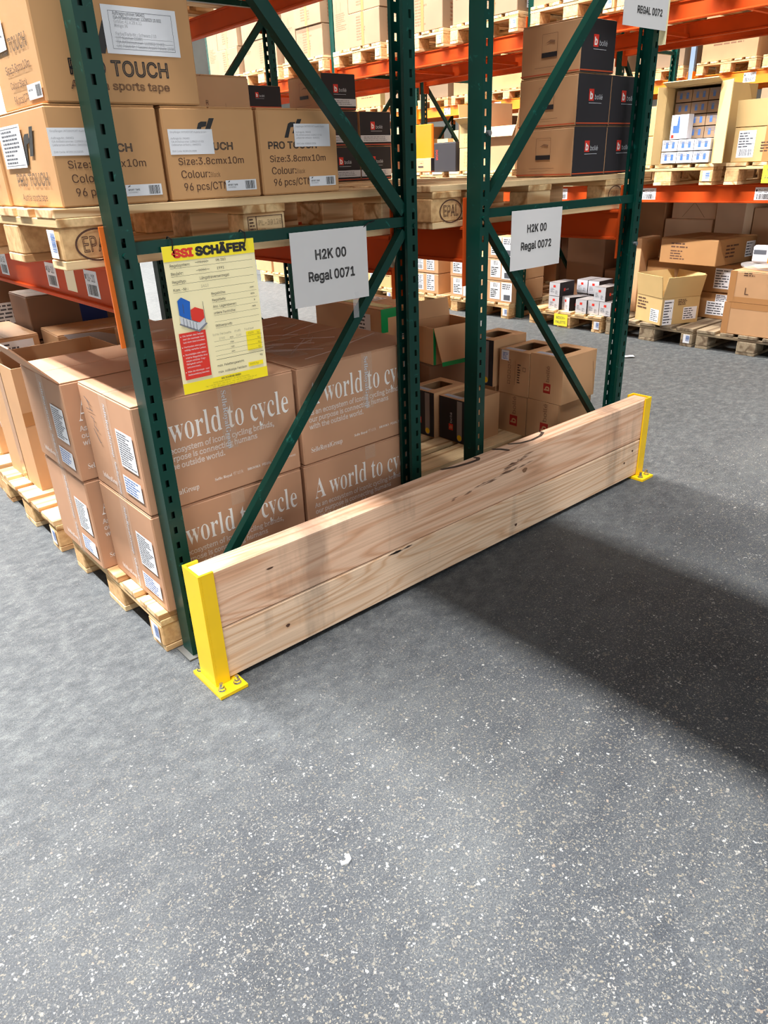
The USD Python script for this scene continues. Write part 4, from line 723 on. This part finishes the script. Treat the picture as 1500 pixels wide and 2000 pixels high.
# middle bay lower shelf
tall = carton('carton', 'tall plain kraft carton with open lid seen between the middle uprights', (X, 3.035, z), (.4, .385, .36), 'kraft', 0, flaps=(('k', 2, .2), ('l', 150, .10), ('f', 10, .12)), top='open', dec=[('brand_square', 'l', R(.30, .02, .34, .06), 'ink_red')])
for r in range(2): carton('carton', ('lower kraft carton printed with item text left of the second middle upright', 'upper kraft carton printed with item text and raised flap')[r], (X, 3.46, z + r * .202), (.4, .27, .20), 'kraft_yellow', 0, dec=[('lettering', 'l', join2([T(s, .016, .06, .15 - .028 * q, 'mono', 1) for q, s in enumerate(('ITEM NO.', 'COLOR', 'QTY', 'N.W.', 'G.W.'))]), 'ink_brown')], flaps=(('l', 62, .1), ('k', 8, .17)) if r else (), top='open' if r else 'tape')
carton('goggle_carton', 'black goggle carton standing between the middle uprights on the far shelf', (X, 3.78, z), (.35, .30, .26), 'carton_black', 0, dec=[('brand_square', 'f', R(.10, .09, .19, .17), 'ink_red', ('letter', T('b', .04, .145, .11, 'sans', 4, anchor='c'), 'ink_white')), ('brand_name', 'l', T('bollé', .03, .03, .2, 'sans', 0, rot=-90), 'ink_red')])
goggle('small dark goggle carton in front of the orange stand on the far shelf', X - .005, 4.12, z, dims=(.30, .29, .13))
carton('carton', 'dark brown carton behind the black goggle carton on the far shelf', (X + .43, 3.68, z), (.4, .48, .48), 'kraft_dark', 0)
op = thing('orange_stand', 'bright orange plastic stand on the far shelf behind the middle upright', 'stand', (X + .36, 4.60, z)); part(op, 'base', bx(-.02, -.14, 0, .3, .28, .10, .01), 'plastic_orange'); part(op, 'back', bx(.02, -.1, .1, .06, .24, .46, .01), 'plastic_orange')
part(op, 'paper_roll', cyl(.05, .22, (.15, .02, .21), 20), 'kraft_yellow', smooth=40)
for q, (y, m, hh_) in enumerate(((5.0, 'kraft_dark', .35), (5.9, 'kraft', .4), (6.8, 'kraft_dark', .35), (2.15, 'kraft', .32))): carton('carton', f'plain carton on the lower far shelf, {("behind the first tape cartons", "in the left bay", "at the far left", "behind the last upright")[q]}', (X + .1, y, z), (.6, .6, hh_), m, 0)
# floor level of the far row
fl = [('rightmost', .30, True, ()), ('second from right', 1.13, True, (0,)), ('third from right with the yellow note', 1.975, False, (0,)), ('fourth from right under the EU cartons', 3.03, False, (0,)), ('fifth from right', 3.90, False, (0,)), ('sixth from right', 4.77, False, (0,)), ('seventh from right', 5.9, False, (0,)), ('eighth from right', 6.8, False, ())]
for nm, y, old, tg in fl: pallet(f'pallet on the floor of the far row, {nm}', FX - .085, y, 0, old=old, tags=tg)
z = Zp; X = FX - .075
# rightmost pallet
dk = [('tape', 'l', R(0, 0, .62, .035), 'brown_tape'), ('tape', 'l', R(0, 0, .035, .22), 'brown_tape')]
carton('carton', 'plain pale brown carton at the bottom right on the rightmost far pallet', (X, .32, z), (.62, .60, .235), 'kraft', 0, dec=[('tape', 'l', R(0, .19, .60, .235), 'brown_tape'), ('tape', 'l', R(0, 0, .05, .235), 'brown_tape')])
carton('carton', 'pale brown carton with an arrow mark on the rightmost far pallet', (X, .31, z + .237), (.62, .60, .225), 'kraft', 0, dec=[('tape', 'l', R(0, 0, .60, .04), 'brown_tape'), ('tape', 'l', R(0, 0, .05, .225), 'brown_tape'), ('lettering', 'l', join2([T('L', .05, .12, .06, 'sans', 0), greek(.10, .19, .2, .22, 2, 3)]), 'ink_brown')])
bag = thing('plastic_bag', 'clear plastic bag with white printed packet and orange strip on the right cartons', 'bag', (X + .05, .60, z + .470))
sp = trimesh.creation.icosphere(3, 1.0); sp.vertices *= [.13, .19, .025]; sp.vertices += np.stack([np.sin(sp.vertices[:, 1] * 40), np.cos(sp.vertices[:, 0] * 50), np.sin(sp.vertices[:, 0] * 60 + sp.vertices[:, 1] * 45)], 1) * .006; sp.apply_translation((.06, .1, .026)); part(bag, 'film', sp, 'film', smooth=True)
part(bag, 'packet', bx(.0, .03, .05, .06, .20, .17, .012), 'carton_white'); part(bag, 'print', (np.array([(-.001, .10, .11), (-.001, .19, .11), (-.001, .19, .14), (-.001, .10, .14)]), np.array([[0, 2, 1], [0, 3, 2]])), 'ink_soft'); part(bag, 'orange_strip', bx(-.01, .05, .05, -.003, .08, .15, .002), 'plastic_orange')
carton('carton', 'dark maroon carton standing behind the right cartons', (X + .72, .36, z + .46), (.3, .62, .25), 'carton_maroon', 0); carton('carton', 'dark carton supporting the maroon one', (X + .68, .36, z), (.34, .62, .458), 'carton_dark', 0)
# second pallet: open yellowish carton and brown stack
yo = carton('carton', 'open yellowish carton with upright flaps and white labels on the second far pallet', (4.87, 1.40, z), (.36, .34, .215), 'kraft_yellow', -24, top='open', wall=.007, flaps=(('l', 8, .17), ('f', 14, .17), ('r', 8, .17), ('k', 10, .17)), dec=[label2('l', .20, .02, .31, .12, 6, 1), label2('f', .02, .0, .11, .2, 8, 2), label2('f', .21, .03, .34, .13, 5, 3), ('lettering', 'l', greek(.02, .10, .19, .2, 4, 3), 'ink_brown'), ('lettering', 'f', greek(.15, .15, .27, .2, 4, 4), 'ink_brown')])
carton('carton', 'brown labelled carton at the bottom of the stack behind the open yellowish carton', (X + .47, 1.02, z), (.6, .85, .215), 'kraft_brown', 0, dec=[label2('l', .58, .03, .80, .14, 5, 4), label2('l', .65, .14, .76, .2, 4, 5)])
carton('carton', 'brown labelled carton in the middle of the stack behind the open yellowish carton', (X + .46, 1.02, z + .217), (.6, .85, .22), 'kraft_brown', 0, dec=[label2('l', .62, .03, .76, .19, 7, 6)])
carton('carton', 'dark brown printed carton on top of the stack, third layer', (X + .27, 1.17, z + .44), (.55, .52, .20), 'kraft_brown', -6, dec=[('lettering', 'l', join2([greek(.10, .12, .30, .17, 2, 7), greek(.1, .03, .28, .11, 4, 8)]), 'ink_brown'), ('lettering', 'f', greek(.12, .05, .36, .16, 4, 9), 'ink_brown'), label2('f', .40, .04, .53, .16, 5, 9)])
# third pallet: small black and white boxes
def smallbox(label, y, zz, rz=0, x=0, tilt=None):
    w_, d_2, h_ = .22, .118, .118
    t = thing('goggle_box', label, 'box', (X + .03 + x, y, z + zz), rz, rot=tilt, group=None); D = (w_, d_2, h_)
    part(t, 'body', bx(0, 0, 0, w_, d_2, h_, .001), 'carton_black'); part(t, 'white_end', on_face(R(.001, .001, d_2 - .001, h_ - .001), 'l', D, .0005), 'carton_white')
    part(t, 'brand_square', on_face(R(.045, .075, .07, .095), 'l', D, .001), 'ink_red'); part(t, 'print', on_face(join2([greek(.015, .03, .06, .07, 4, int(y * 100)), greek(.07, .015, .10, .05, 4, 5)]), 'l', D, .001), 'ink_grey')
    part(t, 'brand_square', on_face(R(.06, .04, .085, .065), 'f', D, .0006), 'ink_red'); part(t, 'brand_name', on_face(T('bollé', .014, .09, .045, 'sans', 0), 'f', D, .0006), 'silver_print'); part(t, 'lid', bx(.001, .001, h_, w_ - .001, d_2 - .001, h_ + .0015), 'panel_grey')
for lbl, y, zz, rz, x in (('small white ended goggle box at the lower left of the note pallet', 2.47, 0, 0, 0), ('small goggle box stacked on the lower left one', 2.47, .121, 0, 0), ('small tilted looking goggle box turned towards the viewer', 2.355, 0, -20, .0), ('small goggle box in the lower middle of the note pallet', 2.155, 0, 0, -.02), ('small goggle box lower right, second from the end', 2.034, 0, 0, -.01), ('small goggle box at the lower right end', 1.913, 0, 0, -.01), ('small goggle box lying on the two right ones', 1.985, .121, 0, 0), ('small goggle box in the rear row, lower left', 2.365, 0, 0, .29), ('small goggle box in the rear row, upper left', 2.365, .121, 0, .28), ('small goggle box in the rear row, upper right', 2.235, .121, 0, .27), ('small goggle box in the rear row, lower right', 2.24, 0, 0, .29)): smallbox(lbl, y, zz, rz, x)
nt = thing('yellow_note', 'yellow paper note reading MISCH-PALETTE on the third far pallet', 'note', (FX - .092, 2.48, .015)); Dn = (.001, 0.0, .1)
part(nt, 'sheet', bx(-.001, -.15, 0, 0, 0, .105), 'note_yellow'); part(nt, 'lettering', on_face(join2([T('MISCH-', .022, .075, .062, 'sans', 2, anchor='c', width=.10), T('PALETTE', .022, .075, .022, 'sans', 2, anchor='c', width=.11)]), 'l', Dn, .0018), 'ink_soft')
for q, (x, y, hh_) in enumerate(((.62, 1.98, .30), (.62, 2.42, .62), (.62, 1.98, 0))):
    if hh_: carton('carton', ('dark low carton behind the small goggle boxes', 'dark tall carton behind the small goggle boxes')[q], (X + x, y, z), (.5, .42, hh_), 'kraft_dark', 0)
carton('carton', 'tall plain tan carton standing behind the last upright on the far floor', (X + .35, 1.88, z), (.3, .085, .62), 'kraft', 0); carton('pale_carton', 'grey pale stack of sleeves deep in the far row', (X + .75, 2.43, z + .622), (.3, .35, .3), 'kraft_dark', 0)
# fourth pallet: EU labelled cartons
def eu(label, y, zz, w_=.36, x=0, two=True, h_=.205):
    lab2 = [('eu_label', 'l', R(.04, .03, .17, .19), 'paper', ('print', join2([T('EU', .03, .08, .15, 'sans', 2), greek(.05, .045, .16, .13, 5, int(y * 9))]), 'ink_black'))]
    if two: lab2.append(('eu_label', 'l', R(.185, .02, .32, .195), 'paper', ('print', join2([greek(.2, .13, .31, .185, 3, 2), R(.22, .03, .3, .08)]), 'ink_soft')))
    return carton('carton', label, (X + x, y, z + zz), (.5, w_, h_), 'kraft', 0, dec=lab2)
eu('EU labelled carton at the lower right of the fourth far pallet', 3.02, 0, .31); eu('EU labelled carton at the middle right of the fourth far pallet', 3.02, .207, .31); eu('EU labelled carton on the top right of the fourth far pallet', 3.02, .414, .31, h_=.19)
eu('EU labelled carton at the lower left of the fourth far pallet', 3.34, 0, .5); eu('EU labelled carton at the upper left of the fourth far pallet', 3.345, .207, .5)
for r in range(2): carton('carton', ('lower labelled carton on the fifth far pallet', 'upper labelled carton on the fifth far pallet')[r], (X, 4.02, z + .21 * r), (.5, .42, .205), 'kraft', 0, dec=[label2('l', .08, .03, .19, .19, 6, r, bar_=True), label2('l', .24, .03, .36, .2, 7, r + 4)])
carton('carton', 'dark carton behind the fifth far pallet stack', (X + .52, 3.95, z), (.5, .6, .5), 'kraft_dark', 0)
carton('carton', 'yellowish carton with a white label on the sixth far pallet', (X, 4.79, z), (.5, .42, .20), 'kraft_yellow', 0, dec=[label2('l', .05, .04, .2, .14, 5, 1), ('lettering', 'l', greek(.24, .12, .4, .17, 3, 3), 'ink_brown')])
for q, (y, hh_, dc) in enumerate(((5.95, .45, 1), (6.4, .3, 1), (6.85, .42, 0), (7.3, .5, 0))): carton('carton', f'tan carton on the distant left floor pallets, {ordinal[q]} from the right', (X, y, z), (.55, .4, hh_), 'kraft', 0, dec=[label2('l', .1, .1, .2, .25, 5, q), label2('l', .24, .08, .36, .24, 5, q + 3)] if dc else [])
# rear rack of the far double row: floor and shelf goods seen over the front ones
XR = FX + 1.36
for i, (y, nm) in enumerate(((.3, 'rightmost'), (1.2, 'second'), (2.1, 'third'), (3.05, 'fourth'), (3.95, 'fifth'), (4.85, 'sixth'))):
    pallet(f'pallet on the floor in the rear rack of the far row, {nm}', XR - .05, y, 0); pallet(f'pallet on the lower shelf in the rear rack of the far row, {nm}', XR - .05, y, 1.191)
dia = lambda w_, h_: ('printed_diamond', 'l', join2([PG([(w_ * .25, h_ * .05), (w_ * .5, h_ * .55), (w_ * .5, h_ * .57), (w_ * .24, h_ * .05)]), PG([(w_ * .75, h_ * .05), (w_ * .5, h_ * .55), (w_ * .5, h_ * .57), (w_ * .76, h_ * .05)])]), 'ink_faint')
carton('pale_carton', 'pale carton with a printed diamond, lower of two in the rear far rack', (XR - .03, 1.80, z), (.6, .48, .70), 'kraft_light', 0, dec=[mv_ for mv_ in [dia(.48, .70)]])
carton('pale_carton', 'pale carton with a printed diamond, upper of two in the rear far rack', (XR - .01, 1.79, z + .702), (.6, .44, .26), 'kraft_light', 0, dec=[dia(.44, .26)])
carton('pale_carton', 'tall pale carton with tape at its top in the rear far rack', (XR - .05, 1.50, z), (.5, .27, .88), 'kraft_light', 0, dec=[label2('l', .08, .42, .2, .6, 6, 2, paper='kraft_light', ink='ink_faint')])
carton('pale_carton', 'second tall pale carton right of the taped one in the rear far rack', (XR + .1, 1.30, z), (.5, .19, .80), 'kraft_light', 0)
carton('carton', 'yellowish carton lying in the rear far rack at the right edge', (XR - .05, .62, z + .45), (.5, .62, .20), 'kraft_yellow', 0, flaps=(('l', 70, .05),)); carton('carton', 'carton below the yellowish one in the rear far rack', (XR - .05, .60, z), (.5, .66, .448), 'kraft', 0)
carton('carton', 'yellowish printed carton on top at the right edge of the rear far rack', (XR + .1, .55, z + .652), (.4, .55, .26), 'kraft_yellow', 0, dec=[('lettering', 'l', greek(.05, .04, .3, .2, 4, 6), 'ink_brown')])
for q, (y, hh_) in enumerate(((2.30, .9), (3.06, .7), (3.55, .85), (4.05, .6), (4.55, .8), (5.05, .6))): carton('carton', f'dark carton on the floor of the rear far rack, {ordinal[q]} from the right', (XR - .02, y, z), (.7, .44, hh_), 'kraft_dark' if q % 2 else 'kraft', 0)
for q, (y, hh_, m) in enumerate(((.35, .35, 'kraft'), (.8, .45, 'kraft'), (1.25, .3, 'kraft'), (2.2, .3, 'kraft_dark'), (3.1, .4, 'kraft'), (3.6, .3, 'kraft_dark'), (4.1, .35, 'kraft'))): carton('carton', f'carton on the lower shelf of the rear far rack, {ordinal[q]} from the right', (XR - .02, y, 1.191 + .146), (.6, .42, hh_), m, 0)

# ================================================================== the row beyond, with amber beams
GX = 10.0
GY = (1.45, 4.2, 6.95, 9.7, 12.45)
for i, y in enumerate(GY): rack_frame(f'distant rack frame beyond the amber beams, {ordinal[i]} from the right', GX, GX + 1.05, y, 5.0, 'front', pm='blue_grey_paint' if i == 1 else 'green_paint')
for i in range(4):
    y0, y1 = GY[i] + .068, GY[i + 1] - .002
    for z_2, m, lv in ((1.19, 'orange_paint', 'lower orange'), (2.36, 'amber_paint', 'amber'), (3.55, 'orange_paint', 'upper orange')):
        for xx, sd, nm in ((GX + .012, -1, 'front'), (GX + 1.03, 1, 'rear')):
            beam(f'{lv} {nm} beam of the distant row, {ordinal[i]} bay from the right', xx, y0, y1, z_2, sd, m, h=.16 if lv == 'amber' else .125, labels=[(.7, .16, .11, 1, '018-04/2'), (1.9, .16, .11, 1, '018-04/1')] if lv == 'amber' and nm == 'front' else ())
    for q in range(3):
        yy = y0 + .05 + q * .88
        for zz, lv in ((0, 'floor'), (1.191, 'lower shelf'), (2.361, 'amber shelf'), (3.551, 'top shelf')):
            if zz > 3 and i < 1: continue
            pallet(f'distant pallet, {lv}, bay {ordinal[i]} from the right, {("right", "middle", "left")[q]}', GX - .05, yy, zz)
            hh_ = (.62, .5, .75, .55, .8)[(i * 3 + q + int(zz * 7)) % 5]; m = ('kraft_pale', 'kraft', 'kraft_yellow', 'kraft_pale', 'kraft_tan')[(i + 2 * q + int(zz * 3)) % 5]
            carton('pale_carton', f'distant carton, {lv}, bay {ordinal[i]} from the right, {("right", "middle", "left")[q]}', (GX - .03, yy + .02, zz + .146), (.9, .74, hh_), m, 0, dec=[('lettering', 'l', greek(.15, hh_ * .3, .55, hh_ * .6, 4, i + q), 'ink_faint')])

# second and third levels of the near racks: out of the frame, but their loads shade the shelves below and the far aisle
for lv, zl in (('second', 2.415), ('third', 3.64)):
    for by, bay in (((B0, B1), 'first bay'), ((3.03, 5.72), 'second bay')):
        for xx, sd, nm in ((.034, -1, 'left rack, aisle side'), (1.02, 1, 'left rack, inner side'), (1.355, -1, 'right rack, inner side'), (2.37, 1, 'right rack, aisle side')):
            if not (lv == 'second' and bay == 'second bay' and xx > 1.3): beam(f'orange {lv} level beam of the {bay}, {nm}', xx, by[0], by[1], zl, sd)
        for x, nm in ((P1X, 'left rack'), (P2X, 'right rack')):
            for q in range(3):
                if lv == 'second' and bay == 'second bay' and (q == 0 or nm == 'left rack'): continue
                y = (.302 if bay == 'first bay' else 3.06) + .89 * q; n3 = f'{lv} level of the {nm}, {bay}, {("nearest", "middle", "rear")[q]} one'
                pallet(f'pallet on the {n3}', x, y, zl + .001)
                carton('carton', f'large carton on the {n3}', (x + .02, y + .01, zl + .147), (1.15, .78, .7 if lv == 'second' else .85), 'kraft')
# second bay cartons above the upper beam of the near racks
pallet('pallet on the upper shelf of the right rack, second bay', 1.235, 3.06, 2.416)
for q, (x, y) in enumerate(((1.25, 3.08), (1.85, 3.08), (1.85, 3.5))): carton('pale_carton', f'pale carton on the upper shelf of the near right rack, {ordinal[q]} one', (x, y, 2.416 + .146), (.58, .38, .3), 'kraft_pale', 0, dec=[('lettering', 'f', greek(.1, .08, .4, .2, 5, q), 'ink_faint')])
beam('orange upper inner beam of the second bay, right rack', 1.355, 3.03, 5.72, 2.415, -1)

# ================================================================== small litter
pts = [(.0, .0), (.012, .004), (.016, .016), (.010, .024), (.003, .018), (.006, .012), (-.004, .010), (-.010, .018), (-.014, .006)]
ch = trimesh.creation.extrude_polygon(Polygon(pts), .004, engine='earcut'); ch.apply_translation((-.087, -.745, 0)); single('paint_chip', 'white chip lying alone on the dark floor in front', 'chip', ch, 'white_dust')
sc = bar((4.20, 1.42, .004), (4.34, 1.29, .012), .05, .001, (0, 0, 1)); single('paper_scrap', 'crumpled pale paper scrap on the floor of the far aisle', 'scrap', sc, 'paper')
